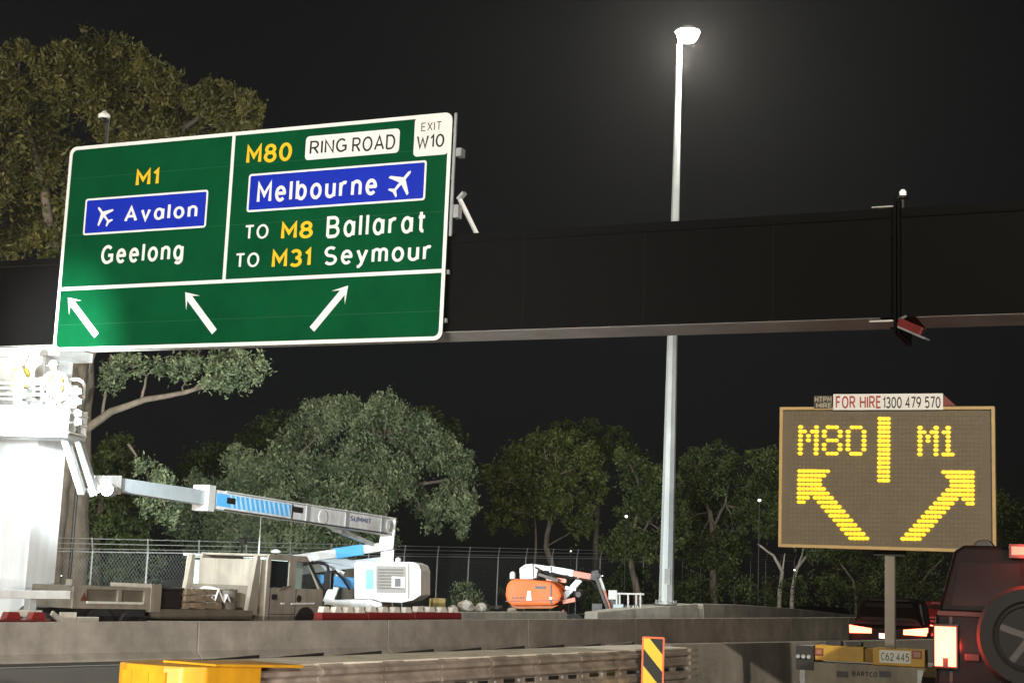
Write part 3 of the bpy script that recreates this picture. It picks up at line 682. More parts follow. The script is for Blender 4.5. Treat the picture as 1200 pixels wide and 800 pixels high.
tree('dark gum tree with bare pale limbs left of the message board', 915, 84,
 [(890,535,22,16),(905,540,24,20),(930,545,26,22),(900,570,24,26),(925,590,26,30),(885,565,14,18),(900,610,24,22),(940,620,26,22),(960,640,26,18)],
 [([(914,720),(914,690),(917,670),(906,650),(888,637)], (.14,.05), True), ([(929,720),(929,690),(934,665),(946,650),(962,640)], (.14,.05), True), ([(915,680),(918,660),(920,648)], (.06,.03), False), ([(934,668),(940,650),(944,630)], (.07,.04), False)],
 LEAF_D, BARK, 420, .28, .115, shrink=.76, group=BGRP, depth=1.6, limbs=False)
tree('scrubby dark tree behind the message board post', 1010, 88,
 [(990,650,30,20),(1020,665,30,18),(970,680,26,14),(1050,650,30,22),(1085,640,30,26),(1005,690,24,8),(1060,680,26,14),(1100,600,40,40),(1150,590,40,50),(1190,620,40,50),(1040,600,40,40)],
 [([(1005,720),(1000,680),(985,660)], (.1,.04), True), ([(1070,720),(1075,690),(1090,668),(1105,655)], (.1,.04), True), ([(1075,690),(1062,670),(1060,650)], (.05,.03), False)],
 LEAF_D, BARKD, 300, .28, .115, shrink=.76, group=BGRP, depth=1.6, limbs=False)
for x, y, Y, sc, lab in ((543, 690, 66, 14, 'small grey bush at the fence right of the white lift'), (560, 702, 68, 10, 'low grey shrub at the fence behind the rubble')):
    tree(lab, x, Y, [(x, y, sc, sc*.9), (x+8, y+8, sc*.8, sc*.7), (x-8, y+6, sc*.7, sc*.8)], [([(x, 735), (x, y+4)], (.05,.02), True)], LEAF_G, BARKD, 700, .16, .06, name='bush', depth=.3, limbs=False)
# scrub along the foot of the boundary
mb_blobs = []
for x in range(600, 1200, 22):
    mb_blobs.append((at_y(x, 692+random.uniform(-10, 8), 82+random.uniform(-2, 3)), 1.1, 1., random.uniform(.5, 1.1)))
t = MB().add([(0,0,0),(.01,0,0),(0,.01,0)], [(0,1,2)])
root = thing('scrub', 'tmp', 'plant', (0, 80, 0)); so_ = crown_mesh('undergrowth', mb_blobs, 260, .22, .08, LEAF_D, root, .2)
so_.parent = None; so_.location = (0, 80, 0); WM[so_.name] = Matrix(); bpy.data.objects.remove(root)
stuff(so_); so_['label'] = 'low dark undergrowth along the boundary beyond the lamp post'; so_['category'] = 'undergrowth'

# ------------------------------------------------------------------ boundary fence with outriggers
FF = along(ROAD, 40)
def fz(s):   # height of the post knee from sightings
    sA, zA = FF.px(109, 645); sB, zB = FF.px(600, 652)
    return zA + (zB-zA)*(s-sA)/(sB-sA)
sA = FF.px(108, 650)[0]; sB = FF.px(173, 650)[0]; STEP = sB-sA
fe = thing('chain_link_fence', 'chain link boundary fence with angled barbed wire tops behind the machines', 'fence', FF.P(sA, 0))
kk = range(-2, 26); top_pts = []
for k in kk:
    s = sA+STEP*k; z = fz(s)
    a = FF.P(s, -.05); b = FF.P(s, z); c = FF.P(s-.34, z+.42, .28)
    MB().tube([a, b], .034, 6).tube([b, c], .028, 6).build('post', mat('dull galvanised', (.26,.27,.28), .6, .2, var=.2), fe); top_pts.append((b, c))
for j, f in enumerate((.15, .55, .95)):
    MB().tube([b.lerp(c, f) for b, c in top_pts], .012, 4).build('barbed_wire', MATS['dull galvanised'], fe)
MB().tube([b-Z*.04 for b, c in top_pts], .02, 5).build('top_rail', MATS['dull galvanised'], fe)
mb = MB(); s0, s1 = sA+STEP*kk[0], sA+STEP*kk[-1]; h = fz(s0)
pitch = .16; n = int((s1-s0)/pitch); wv = []; wf = []
for i in range(n):
    s = s0+i*pitch
    for sg_ in (1, -1):
        hh_ = fz(s)-.06; e = s+sg_*hh_*.9; p = FF.P(s, .02, .005*sg_); q = FF.P(e, hh_, .005*sg_)
        d = FF.u*.006; j = len(wv); wv += [p-d, p+d, q+d, q-d]; wf.append((j, j+1, j+2, j+3))
mb.add(wv, wf); o = mb.build('mesh', mat('fence wire', (.22,.24,.25), .6, .3, var=.1), fe); stuff(o)

# far lamps glimpsed between the trees
for x, y, Y, lab, sz in ((734,604,78,'small white far lamp left of the lamp post among trees',.20), (890,585,79,'small white far lamp between tree crowns left of the board',.22), (931,667,80,'tiny far lamp between pale trunks below the board',.12), (669,645,76,'tiny far lamp above the orange lift boom',.10), (706,674,77,'tiny far lamp above the orange lift basket',.09), (72,674,54,'tiny far lamp on the fence beside the left trunk',.05)):
    sz *= .6; p = at_y(x, y, Y); t = thing('far_lamp', lab, 'lamp', (p.x, p.y, 0))
    MB().tube([(p.x, p.y, -.05), (p.x, p.y, p.z-.02)], .03, 6).build('pole', DARK, t)
    MB().lathe(p+Z*.1, Z, [(sz*.7,0),(sz*.9,.03),(sz*.3,.1)], 10).build('shade', DARK, t)
    MB().lathe(p-Z*sz*.8, Z, [(.02,0),(sz*.5,sz*.2),(sz*.6,sz*.5),(sz*.4,sz*.9)], 10).build('bulb', TINY, t)
p = at_y(122, 139, 52); t = thing('dome_camera', 'white dome security camera on a pole in front of the left gum crown', 'camera', (p.x, p.y, 0))
MB().tube([(p.x, p.y+.5, -.05), (p.x, p.y+.5, p.z+.35)], .06, 8).tube([(p.x, p.y+.5, p.z+.33), (p.x, p.y, p.z+.25)], .03, 6).build('pole', DARK, t)
MB().lathe(p, Z, [(.16,0),(.21,.04),(.2,.14),(.09,.22),(.06,.28)], 16).build('housing', WHITE, t, smooth=True)
MB().lathe(p, Z, [(.16,0),(.13,-.10),(.06,-.15),(.0,-.16)], 16).build('dome', GLASS, t, smooth=True)

# ------------------------------------------------------------------ crash cushion with yellow nose
CF = along(ROAD, 8.9)      # middle line; near side w=+.40, far side w=-.40
HW = .40
bay0 = along(ROAD, 9.3).px(305, 770)[0]; bay1 = along(ROAD, 9.3).px(704, 755.5)[0]; BL = (bay1-bay0)/7
zc = [along(ROAD, 9.3).px(305, 770)[1], along(ROAD, 9.3).px(704, 755.5)[1]]
def cz(s): return zc[0]+(zc[1]-zc[0])*(s-bay0)/(bay1-bay0)
cc = thing('crash_cushion', 'steel crash cushion with corrugated side panels and a yellow nose', 'crash cushion', CF.P(bay0+2, 0))
n0 = CF.px(137, 783, -HW)[0]; n0b = CF.px(250, 783, HW)[0]; print('nose', n0, n0b, bay0, BL)
n0 = (n0+n0b)/2-.22; sN = n0+.62; NBAY = int(round((bay1+1.6*BL-sN)/BL)); bayshift = (bay0-sN) % BL
PLT = mat('pale cover plate', (.70, .66, .56), .7, 0, var=.2, scale=3, streak=.2)
prof = [(0,.0),(0,.02),(.055,.05),(.055,.085),(.0,.115),(.0,.145),(.055,.175),(.055,.205),(.0,.235),(.0,.29),(.05,.32),(.05,.37),(.0,.40),(.0,.46)]
for k in range(0, NBAY):
    sa = sN+bayshift+(k-1)*BL; sb = sa+BL
    if k == 0: sa = sN
    if k < 9 or True:
        for side in (1, -1):
            mb = MB(); vs = []
            L0, L1 = sa-.12, sb+.02
            for s, dw in ((L0, .028), (L1, .004)):
                for (d, z) in prof: vs.append(CF.P(s, cz(s)-.01-z, side*(HW-.06+d+dw)))
                for (d, z) in reversed(prof): vs.append(CF.P(s, cz(s)-.01-z, side*(HW-.06+d+dw-.006)))
            n = len(prof)*2; mb.add(vs, [(i, (i+1) % n, n+(i+1) % n, n+i) for i in range(n)] + [tuple(range(n)), tuple(range(n, 2*n))])
            pn = mb.build('side_panel', GALVD, cc)
            if side == 1:
                for q in range(2):
                    c0 = sa+.18+q*BL*.48
                    MB().fbox(CF, c0, c0+.22, cz(sa)-.285, cz(sa)-.245, HW-.058, HW-.035).build('slot', BLACK, pn)
                    MB().lathe(CF.P(c0+.32, cz(sa)-.265, HW-.05), CF.c, [(.02,0),(.02,.02),(.0,.024)], 8).build('bolt', GALV, pn)
    if k >= 1:
        mb = MB(); mb.hexa([CF.P(sa+.006,cz(sa)-.02,.36), CF.P(sb-.006,cz(sb)-.02,.36), CF.P(sb-.006,cz(sb)-.02,-.38), CF.P(sa+.006,cz(sa)-.02,-.38),
                  CF.P(sa+.006,cz(sa)-.004,.36), CF.P(sb-.006,cz(sb)-.004,.36), CF.P(sb-.006,cz(sb)-.004,-.38), CF.P(sa+.006,cz(sa)-.004,-.38)])
        mb.build('cover_plate', PLT, cc)
        MB().prism(CF, [(sa+.1, cz(sa)-.004), (sb-.03, cz(sb)-.004), (sb-.03, cz(sb)+.026)], -.40, -.385).build('dark_wedge', BLACK, cc)  # black wedge added for the dark gap behind each plate
    MB().fbox(CF, sa-.03, sa+.03, .05, cz(sa)-.05, -.33, .33).build('diaphragm', DARK, cc)
    for w in (-.3, .3): MB().fbox(CF, sa-.06, sa+.06, 0, .06, w-.08, w+.08).build('foot', DARK, cc)
MB().fbox(CF, sN, sN+bayshift+(NBAY-1)*BL, .03, .09, -.08, .08).build('ground_rail', GALVD, cc)
# spear ends at the back
for z in (.03, .11, .19, .27, .36):
    sE = sN+bayshift+(NBAY-1)*BL; MB().prism(CF, [(sE, cz(sE)-z-.035), (sE+.28, cz(sE)-z+.0), (sE, cz(sE)-z+.015)], HW-.03, HW+.02).build('rail_tip', GALVD, cc)
# yellow nose, a hollow rounded moulding
npx = [CF.px(137, 781, HW), CF.px(250, 781, HW)]
nz = cz(sN)+.01
mb = MB(); out = []
pts = [(sN+.25, HW+.05), (n0+.22, HW+.05), (n0+.06, HW-.06), (n0, HW-.2), (n0, -HW+.2), (n0+.06, -HW+.06), (n0+.22, -HW-.05), (sN+.25, -HW-.05)]
n = len(pts)
vs = [CF.P(a, .08, w) for a, w in pts] + [CF.P(a, nz, w) for a, w in pts]
mb.add(vs, [(i, i+1, n+i+1, n+i) for i in range(n-1)] + [tuple(range(n, 2*n))])
nose = mb.build('nose', YEL, cc, bevel=.02)
for q in range(4):
    zz = .14+q*.15
    MB().fbox(CF, n0+.26, sN+.2, zz, zz+.05, HW+.048, HW+.066).build('nose_rib', YEL, nose)
for q in range(3):
    w = -.18+q*.18
    MB().fbox(CF, n0-.012, n0+.01, .16, nz-.05, w-.05, w+.05).build('nose_rib', YEL, nose)
MB().hexa([CF.P(n0+.3,nz+.004,HW+.07), CF.P(sN+.75,nz-.03,HW+.09), CF.P(sN+.75,nz-.02,-.1), CF.P(n0+.3,nz+.004,-.1), CF.P(n0+.3,nz+.02,HW+.07), CF.P(sN+.75,nz-.005,HW+.09), CF.P(sN+.75,nz+.0,-.1), CF.P(n0+.3,nz+.02,-.1)]).build('nose_flap', YEL, nose)

# hazard marker board
hz0 = CF.px(765, 775, HW+.25)
HMF = facing(14, CF.P(hz0[0], 0, HW+.25))
q = [HMF.px(*p) for p in ((752.5,745),(779,747),(777,800))]
hu0, hu1, hv1 = q[0][0], q[1][0], q[0][1]
hm = thing('hazard_marker', 'yellow and black diagonal striped hazard marker with orange edge at the cushion end', 'sign', HMF.P(0, 0, 0))
hv0 = hv1-.92
MB().prism(HMF, rrect(hu0, hu1, hv0, hv1, .02), -.012, 0).build('board', mat('orange edge', (.85,.16,.05), .5, var=.05), hm)
HB = .022; x0, x1, y0, y1 = hu0+HB, hu1-HB, hv0+HB, hv1-HB
MB().fbox(HMF, x0, x1, y0, y1, .0008, .002).build('black_field', SBLK, hm)
def clip(poly, f):
    out = []
    for i in range(len(poly)):
        p, q = poly[i-1], poly[i]; fp, fq = f(p), f(q)
        if (fp >= 0) != (fq >= 0):
            t_ = fp/(fp-fq); out.append((p[0]+(q[0]-p[0])*t_, p[1]+(q[1]-p[1])*t_))
        if fq >= 0: out.append(q)
    return out
per = (y1-y0)/2.2; sl = 1.15
k = -1
for k in range(-2, 4):
    yb = y1 - k*per
    def band(p, c): return p[1] + sl*(p[0]-x0) - c
    poly = [(x0,y0),(x1,y0),(x1,y1),(x0,y1)]
    c1 = yb + .08; c0 = c1 - per*.5
    poly = clip(poly, lambda p: p[1]+sl*(p[0]-x0)-c0)
    if len(poly) > 2: poly = clip(poly, lambda p: c1-(p[1]+sl*(p[0]-x0)))
    if len(poly) > 2: MB().prism(HMF, poly, .0028, .004).build('stripe', mat('marker yellow', (.88,.62,.02), .5, var=.05), hm)
MB().fbox(HMF, (hu0+hu1)/2-.03, (hu0+hu1)/2+.03, 0, hv1-.05, -.08, -.02).build('post', GALV, hm)

# ------------------------------------------------------------------ message board trailer
VY = 20.5
vc = at_y(1040, 560, 17.6)
VF = facing(VY, (vc.x, vc.y, 0))
cs = [VF.px(*p) for p in ((912.5,477.5),(1165.5,475.5),(1167.5,646),(914,642))]
bu0 = (cs[0][0]+cs[3][0])/2; bu1 = (cs[1][0]+cs[2][0])/2; bv1 = (cs[0][1]+cs[1][1])/2; bv0 = (cs[2][1]+cs[3][1])/2
print('vms', bu0, bu1, bv0, bv1)
HV = homog(((912.5,477.5),(1165.5,475.5),(1167.5,646),(914,642)), ((bu0,bv1),(bu1,bv1),(bu1,bv0),(bu0,bv0)))
def vp(x, y):
    q = HV @ np.array([x, y, 1.]); return (q[0]/q[2], q[1]/q[2])
vm = thing('message_board_trailer', 'yellow towable message board lit with M80 and M1 arrows', 'message board', VF.P(0, 0, -.5))
MB().fbox(VF, bu0, bu1, bv0, bv1, -.16, -.02).build('cabinet', FRAME, vm, bevel=.01)
MB().fbox(VF, bu0+.03, bu1-.03, bv0+.03, bv1-.03, -.0198, -.012).build('face', PANELM, vm)
mb = MB(); fw = .035
ring(mb, VF, [(bu0,bv0),(bu1,bv0),(bu1,bv1),(bu0,bv1)], [(bu0+fw,bv0+fw),(bu1-fw,bv0+fw),(bu1-fw,bv1-fw),(bu0+fw,bv1-fw)], -.019, .02); mb.build('frame', FRAME, vm)
LIT = set()
def put(rows, c, r):
    for j, row in enumerate(rows):
        for i, ch in enumerate(row):
            if ch == '#': LIT.add((c+i, r+j))
put(['#...#','##.##','#.#.#','#.#.#','#...#','#...#','#...#'], 0, 2)
put(['.###.','#...#','#...#','.###.','#...#','#...#','.###.'], 6, 2)
put(['.###.','#...#','#...#','#...#','#...#','#...#','.###.'], 12, 2)
put(['###']*15, 20, 0)
put(['#...#','##.##','#.#.#','#.#.#','#...#','#...#','#...#'], 30, 2)
put(['.#.','##.','.#.','.#.','.#.','.#.','###'], 36, 2)
arr = {12: list(range(0, 8)), 13: list(range(0, 7)), 14: list(range(0, 6)), 15: list(range(0, 6)), 16: list(range(0, 7)), 17: list(range(0, 8)), 18: [0,1,2]+list(range(4, 9)), 19: [0,1]+list(range(5, 10)), 20: list(range(6, 11))}
for r in range(21, 28): arr[r] = list(range(r-14, r-9))
for r, cl in arr.items():
    for c in cl: LIT.add((c, r)); LIT.add((43-c, r))
def led(c, r): return vp(937.4+4.7*c, 490.5+5.2*r)
pit = led(1, 0)[0]-led(0, 0)[0]; pv = led(0, 0)[1]-led(0, 1)[1]
def hexdisc(mb, fr, a, b, rx, rz, w0, w1):
    pts = [(a+rx*math.cos(R(60*i)), b+rz*math.sin(R(60*i))) for i in range(6)]; mb.prism(fr, pts, w0, w1)
ml = MB(); mu = MB()
for r in range(-1, 29):
    for c in range(-2, 46):
        a, b = led(c, r)
        if (c, r) in LIT: z_ = random.uniform(.93, 1.07); hexdisc(ml, VF, a, b, pit*.68*z_, pv*.44*z_, -.011, .004)
        else: mu.fbox(VF, a-pit*.30, a+pit*.30, b-pv*.30, b+pv*.30, -.0118, -.006)
stuff(ml.build('lit_pixels', LED, vm)); stuff(mu.build('unlit_pixels', mat('unlit pixel', (.18,.145,.09), .75, var=.3, scale=9), vm))
# hire strip on top
q = [vp(976, 462), vp(1105.5, 480)]
st_ = MB().fbox(VF, q[0][0], q[1][0], q[1][1]+.0, q[0][1], .021, .03).build('hire_strip', SWHT, vm)
def vrect(x0, y0, x1, y1):
    cx, cy = (x0+x1)/2, (y0+y1)/2; return (vp(x0, cy)[0], vp(x1, cy)[0], vp(cx, y1)[1], vp(cx, y0)[1])
txt(VF, 'FOR HIRE', vrect(979, 464, 1032, 479), .0312, REDP, vm, sw=.18, gap=.12)
txt(VF, '1300 479 570', vrect(1035, 463.5, 1102.5, 478.5), .0312, SBLK, vm, sw=.17, gap=.1)
e0 = vp(1105.5, 462); e1 = vp(1120, 477); MB().prism(VF, [(e0[0]+.002, e0[1]), (e1[0], e1[1]+.02), (e0[0]+.002, e1[1]+.02)], .021, .03).build('strip_end', RED, vm)
e0 = vp(953, 464); e1 = vp(975, 479); MB().fbox(VF, e0[0], e1[0], e1[1], e0[1], .021, .0285).build('logo_plate', mat('logo plate', (.05,.045,.035), .6, var=.2), vm)
txt(VF, 'HTPM', vrect(954, 464.5, 974, 471), .0295, mat('logo print', (.42,.38,.27), .6, var=0), vm, sw=.2, gap=.12)
txt(VF, 'HIRE', vrect(956, 472.5, 974, 478.5), .0295, MATS['logo print'], vm, sw=.2, gap=.12)
for x in (1160, 1163): pass
# mast, trailer body
ms = vp(1042, 700); m0 = VF.px(1037, 750, -.2); m1 = VF.px(1048.5, 750, -.2)
MB().fbox(VF, m0[0], m1[0], .5, bv0+.3, -.32, -.18).build('mast', TAN, vm)
MB().fbox(VF, m0[0]-.12, m1[0]+.12, bv0-.06, bv0+.04, -.33, -.17).build('mast_head', DARK, vm)
def vpx(x, y, w=0): return VF.px(x, y, w)
tb0 = vpx(955, 773)[0]; tb1 = vpx(1012, 773)[0]; tb2 = vpx(1022.5, 778)[0]; tb3 = vpx(1084, 778)[0]
zt = vpx(1000, 757)[1]; zb = vpx(1000, 775)[1]
MB().fbox(VF, tb0, tb1, zb, zt, -.35, 0).build('tail_panel', YELP, vm, bevel=.008)
MB().fbox(VF, tb1+.006, tb2-.006, zb, zt-.02, -.35, -.04).build('panel_gap', mat('darker yellow', (.25,.15,.03), .7, var=.3), vm)  # recessed strip in a darker yellow than the tail panels
MB().fbox(VF, tb2, tb3, zb-.02, zt-.0, -.35, 0.004).build('tail_panel', YELP, vm, bevel=.008)
MB().fbox(VF, tb0-.12, tb3+.04, .42, zb-.022, -1.7, -.03).build('trailer_body', mat('grey green paint', (.30,.27,.20), .6, var=.3, scale=4, streak=.3), vm, bevel=.01)
MB().fbox(VF, tb0-.22, tb0-.015, zb-.12, zt-.02, -.6, -.02).build('hinge_bracket', DARK, vm)
for q in range(3): MB().lathe(VF.P(tb0-.19+.06*q, zb+.03, -.02), VF.c, [(.02,0),(.028,.03),(.02,.05)], 10).build('socket', GALV, vm)
for x0 in (966, 990): 
    p = vpx(x0, 752); MB().fbox(VF, p[0], p[0]+.17, zt+.002, zt+.05, -.3, -.12).build('latch', BLACK, vm)
for x0, x1, y0, y1 in ((955, 965, 759, 767), (1069, 1080.5, 762, 771)):
    p = vpx(x0, y1); q = vpx(x1, y0)
    rf = MB().fbox(VF, p[0], q[0], p[1], q[1], .002, .02).build('reflector_lamp', mat('dark red rim', (.25,.03,.02), .4, var=.1), vm)
    MB().fbox(VF, p[0]+.018, q[0]-.018, p[1]+.016, q[1]-.016, .0205, .024).build('reflector', mat('lamp amber', (.42,.2,.1), .3, var=.1), rf)
p = vpx(1030.5, 775.5); q = vpx(1067.5, 762.5)
pl = MB().prism(VF, rrect(p[0], q[0], p[1], q[1], .012, 3), .005, .010).build('number_plate', mat('plate white', (.75,.75,.68), .5, var=.1), vm)
txt(VF, 'C62.445', (p[0]+.018, q[0]-.018, p[1]+.024, q[1]-.022), .0112, mat('plate print', (.03,.06,.04), .5, var=0), pl, sw=.15, gap=.16)
p = vpx(998, 791.5); q = vpx(1028, 786.5)
txt(VF, 'BARTCO', (p[0], q[0], p[1], q[1]), -.0285, SBLK, vm, sw=.24, gap=.12)
for x0 in (980, 1030): 
    p = vpx(x0, 791.5); MB().fbox(VF, p[0], p[0]+.13, p[1]-.01, p[1]+.055, -.0298, -.022).build('handhold', BLACK, vm)
for x0 in (940, 1078): 
    p = vpx(x0, 780); MB().fbox(VF, p[0]-.03, p[0]+.03, .06, zb-.05, -.10, -.022).build('stabiliser_leg', GALV, vm); MB().fbox(VF, p[0]-.1, p[0]+.1, .0, .055, -.16, .04).build('foot_pad', GALV, vm)
for sx in (tb0-.22, tb3+.10): MB().lathe(VF.P(sx-.09, .31, -.9), VF.u, [(.12,0),(.30,.01),(.31,.04),(.31,.15),(.30,.18),(.12,.19)], 20).build('wheel', RUB, vm)
MB().bar(VF.P((tb0+tb3)/2, .5, -1.7), VF.P((tb0+tb3)/2, .45, -3.0), .1).build('drawbar', DARK, vm)
MB().lathe(VF.P((tb0+tb3)/2, .02, -2.9), Z, [(.10,0),(.10,.06),(.04,.07),(.04,.45)], 12).build('jockey_wheel', DARK, vm)

# ------------------------------------------------------------------ vehicles on the road
def loft(mb, rings, cap=True):
    n = len(rings[0]); F = []
    for q in range(len(rings)-1): F += [(q*n+i, q*n+(i+1) % n, (q+1)*n+(i+1) % n, (q+1)*n+i) for i in range(n)]
    if cap: F += [tuple(range(n)), tuple(range(len(rings)*n-1, (len(rings)-1)*n-1, -1))]
    mb.add([p for r in rings for p in r], F); return mb
def sec(fr, w, hb, hm, ht, z0, zm, z1):
    """rounded body section: half widths at bottom, middle, top"""
    L = [(-hb, z0), (-hm, z0+(zm-z0)*.35), (-hm, zm), (-ht, z1-.03), (-ht+.05, z1)]
    return [fr.P(a, b, w) for a, b in L] + [fr.P(-a, b, w) for a, b in reversed(L)]
def wheel(fr, parent, u, w, r, wid, side):
    """wheel centred at u across, w along; outside faces +side"""
    o = fr.P(u, r, w); ax = fr.u*side
    wh = MB().lathe(o-ax*wid/2, ax, [(r*.55,0),(r*.9,.0),(r,.03),(r,wid-.03),(r*.9,wid),(r*.62,wid),(r*.6,wid-.02)], 22).build('wheel', RUB, parent, smooth=False)
    MB().lathe(o-ax*wid/2, ax, [(r*.58,wid*.2),(r*.58,wid-.035),(r*.2,wid-.02),(r*.1,wid-.005)], 10).build('rim', GALV, wh)
    return wh
def car(base, yaw, label, paint, tail=True, head=False, plate_lit=True, group=None):
    fr = facing(yaw, base); fr.o.z = 0
    t = thing('sport_utility_car', label, 'car', fr.o, group=group)
    S = [(0,.70,.82,.80,.42,.75,.98), (-.12,.80,.90,.86,.36,.80,1.04), (-.9,.84,.92,.86,.26,.82,1.06), (-3.0,.84,.92,.84,.26,.82,1.04), (-3.6,.84,.91,.80,.26,.80,.98), (-4.3,.80,.88,.70,.30,.70,.86), (-4.55,.68,.76,.60,.36,.62,.76)]
    loft(MB(), [sec(fr, *s) for s in S]).build('body', paint, t, bevel=.02, smooth=False)
    G = [(-.10,.76,.66,1.05,1.22), (-.38,.78,.64,1.03,1.60), (-.8,.78,.66,1.03,1.68), (-2.0,.78,.66,1.03,1.68), (-2.4,.77,.62,1.03,1.58), (-3.2,.70,.66,1.0,1.06)]
    rings = []
    for w, hb, ht, z0, z1 in G:
        L = [(-hb, z0), (-ht-.02, z1-.06), (-ht+.10, z1)]; rings.append([fr.P(a, b, w) for a, b in L]+[fr.P(-a, b, w) for a, b in reversed(L)])
    loft(MB(), rings).build('cabin', paint, t, bevel=.015)
    MB().hexa([fr.P(-.64,1.12,-.075), fr.P(.64,1.12,-.075), fr.P(.64,1.12,-.2), fr.P(-.64,1.12,-.2), fr.P(-.52,1.55,-.33), fr.P(.52,1.55,-.33), fr.P(.52,1.55,-.45), fr.P(-.52,1.55,-.45)]).build('rear_window', GLASS, t)
    MB().hexa([fr.P(-.64,1.08,-3.12), fr.P(.64,1.08,-3.12), fr.P(.6,1.08,-3.0), fr.P(-.6,1.08,-3.0), fr.P(-.56,1.54,-2.52), fr.P(.56,1.54,-2.52), fr.P(.5,1.54,-2.4), fr.P(-.5,1.54,-2.4)]).build('windscreen', GLASS, t)
    for sd_ in (-1, 1):
        for w0, w1 in ((-.55,-1.35), (-1.45,-2.4)):
            MB().hexa([fr.P(sd_*.775,1.10,w0), fr.P(sd_*.775,1.10,w1), fr.P(sd_*.70,1.10,w1), fr.P(sd_*.70,1.10,w0), fr.P(sd_*.70,1.56,w0-.02), fr.P(sd_*.70,1.56,w1+.05), fr.P(sd_*.6,1.56,w1+.05), fr.P(sd_*.6,1.56,w0-.02)]).build('side_window', GLASS, t)
        MB().fbox(fr, min(sd_*.93, sd_*1.06), max(sd_*.93, sd_*1.06), 1.02, 1.16, -2.72, -2.6).build('mirror', paint, t, bevel=.02)
        for w in (-.85, -3.55): wheel(fr, t, sd_*.80, w, .35, .22, sd_)
        tl = MB().hexa([fr.P(sd_*.36,.85,.030), fr.P(sd_*.86,.84,.0), fr.P(sd_*.88,.84,-.22), fr.P(sd_*.36,.85,-.06), fr.P(sd_*.36,.96,.026), fr.P(sd_*.87,1.02,-.01), fr.P(sd_*.89,1.02,-.24), fr.P(sd_*.36,.96,-.08)])
        tl.build('tail_lamp', REDE if tail else RED, t)
        hl = MB().hexa([fr.P(sd_*.46,.62,-4.52), fr.P(sd_*.80,.66,-4.34), fr.P(sd_*.78,.66,-4.2), fr.P(sd_*.44,.62,-4.4), fr.P(sd_*.46,.74,-4.50), fr.P(sd_*.80,.80,-4.32), fr.P(sd_*.76,.80,-4.15), fr.P(sd_*.44,.74,-4.38)])
        hl.build('headlamp', FLOOD if head else SWHT, t)
        if head:
            p = fr.P(sd_*.62, .70, -4.62); d = -fr.c
            lamp('fill_headlight_beam', 'SPOT', p, head, (1, .95, .88), .08, p+d*20+Z*1.6, 40, .75)
    MB().fbox(fr, -.78, .78, .44, .64, .0, .05).build('rear_bumper', BLACK, t, bevel=.02)
    p = MB().fbox(fr, -.19, .19, .74, .86, -.0, .022).build('number_plate', mat('glowing plate', (.8,.8,.75), .4, var=0, emit=(1,.95,.85), estr=.9) if plate_lit else SWHT, t)  # plate emits by itself in place of a plate lamp
    MB().lathe(fr.P(-.5,.42,-.1), fr.c, [(.03,0),(.03,.12)], 10).build('exhaust', GALV, t)
    MB().fbox(fr, -.45, .45, 1.60, 1.64, -.42, -.30).build('roof_spoiler', paint, t)
    if tail:
        for sd_ in (-1, 1): lamp('tail_glow', 'POINT', fr.P(sd_*.68, .93, .2), 22, (1, .06, .03), .06)
    return t
INK = mat('black car paint', (.006, .0055, .006), .15, var=0, spec=.4)
WINE = mat('dark red car paint', (.09, .006, .006), .2, var=0, spec=.6)
SILV = mat('silver car paint', (.4, .41, .42), .3, .5, var=.05)
c = at_y(1040, 730, 36); car((c.x, c.y, 0), 20, 'black sport utility car with lit tail lamps behind the message board mast', INK)
c = at_y(1108, 725, 47); car((c.x, c.y, 0), 20, 'dark red car ahead mostly hidden by the black four wheel drive', WINE)
car((-5.2, -11.5, 0), -1, 'silver car added unseen behind the viewpoint to carry fill headlights', SILV, tail=False, head=14000, plate_lit=False)  # unseen car, added so its headlights fill sign, beam underside and barrier
car((-9.0, -15.5, 0), -1, 'white car added unseen behind the viewpoint as a second headlight carrier', WHITE, tail=False, head=14000, plate_lit=False)  # second added carrier for the same headlight fill

# ---- boxy black four wheel drive at the right edge
jb = at_y(1209, 745, 12.4); JF = facing(LANE, (jb.x, jb.y, 0))
uL = JF.px(1096, 752)[0]; uR = JF.px(1117, 644)[0]; zr = JF.px(1125, 638)[1]; zbelt = JF.px(1100, 717)[1]
print('jeep', uL, uR, zr, zbelt)
jp = thing('four_wheel_drive', 'boxy black four wheel drive with spare wheel on its back and lit brake lamps', 'car', JF.P(0, 0, -2))
W2 = -uL
loft(MB(), [[JF.P(a, b, w) for a, b in ((-W2*.9,.5),(-W2,.62),(-W2,zbelt),(W2,zbelt),(W2,.62),(W2*.9,.5))] for w in (0, -2.5, -2.6, -4.1)]).build('body', INK, jp, bevel=.03)
loft(MB(), [[JF.P(a, b, w) for a, b in ((-W2*.98,zbelt-.002),(uR,zr-.05),(uR+.07,zr),(-uR-.07,zr),(-uR,zr-.05),(W2*.98,zbelt-.002))] for w in (-.03, -1.3, -2.2)]).build('hard_top', INK, jp, bevel=.03)
MB().hexa([JF.P(-.62,zbelt+.06,-.022), JF.P(.62,zbelt+.06,-.022), JF.P(.62,zbelt+.06,-.06), JF.P(-.62,zbelt+.06,-.06), JF.P(-.55,zr-.14,-.022), JF.P(.55,zr-.14,-.022), JF.P(.55,zr-.14,-.06), JF.P(-.55,zr-.14,-.06)]).build('rear_window', GLASS, jp)
MB().hexa([JF.P(-.7,zbelt,-2.75), JF.P(.7,zbelt,-2.75), JF.P(.7,zbelt,-2.7), JF.P(-.7,zbelt,-2.7), JF.P(-.66,zr-.05,-2.26), JF.P(.66,zr-.05,-2.26), JF.P(.66,zr-.05,-2.21), JF.P(-.66,zr-.05,-2.21)]).build('windscreen', GLASS, jp)
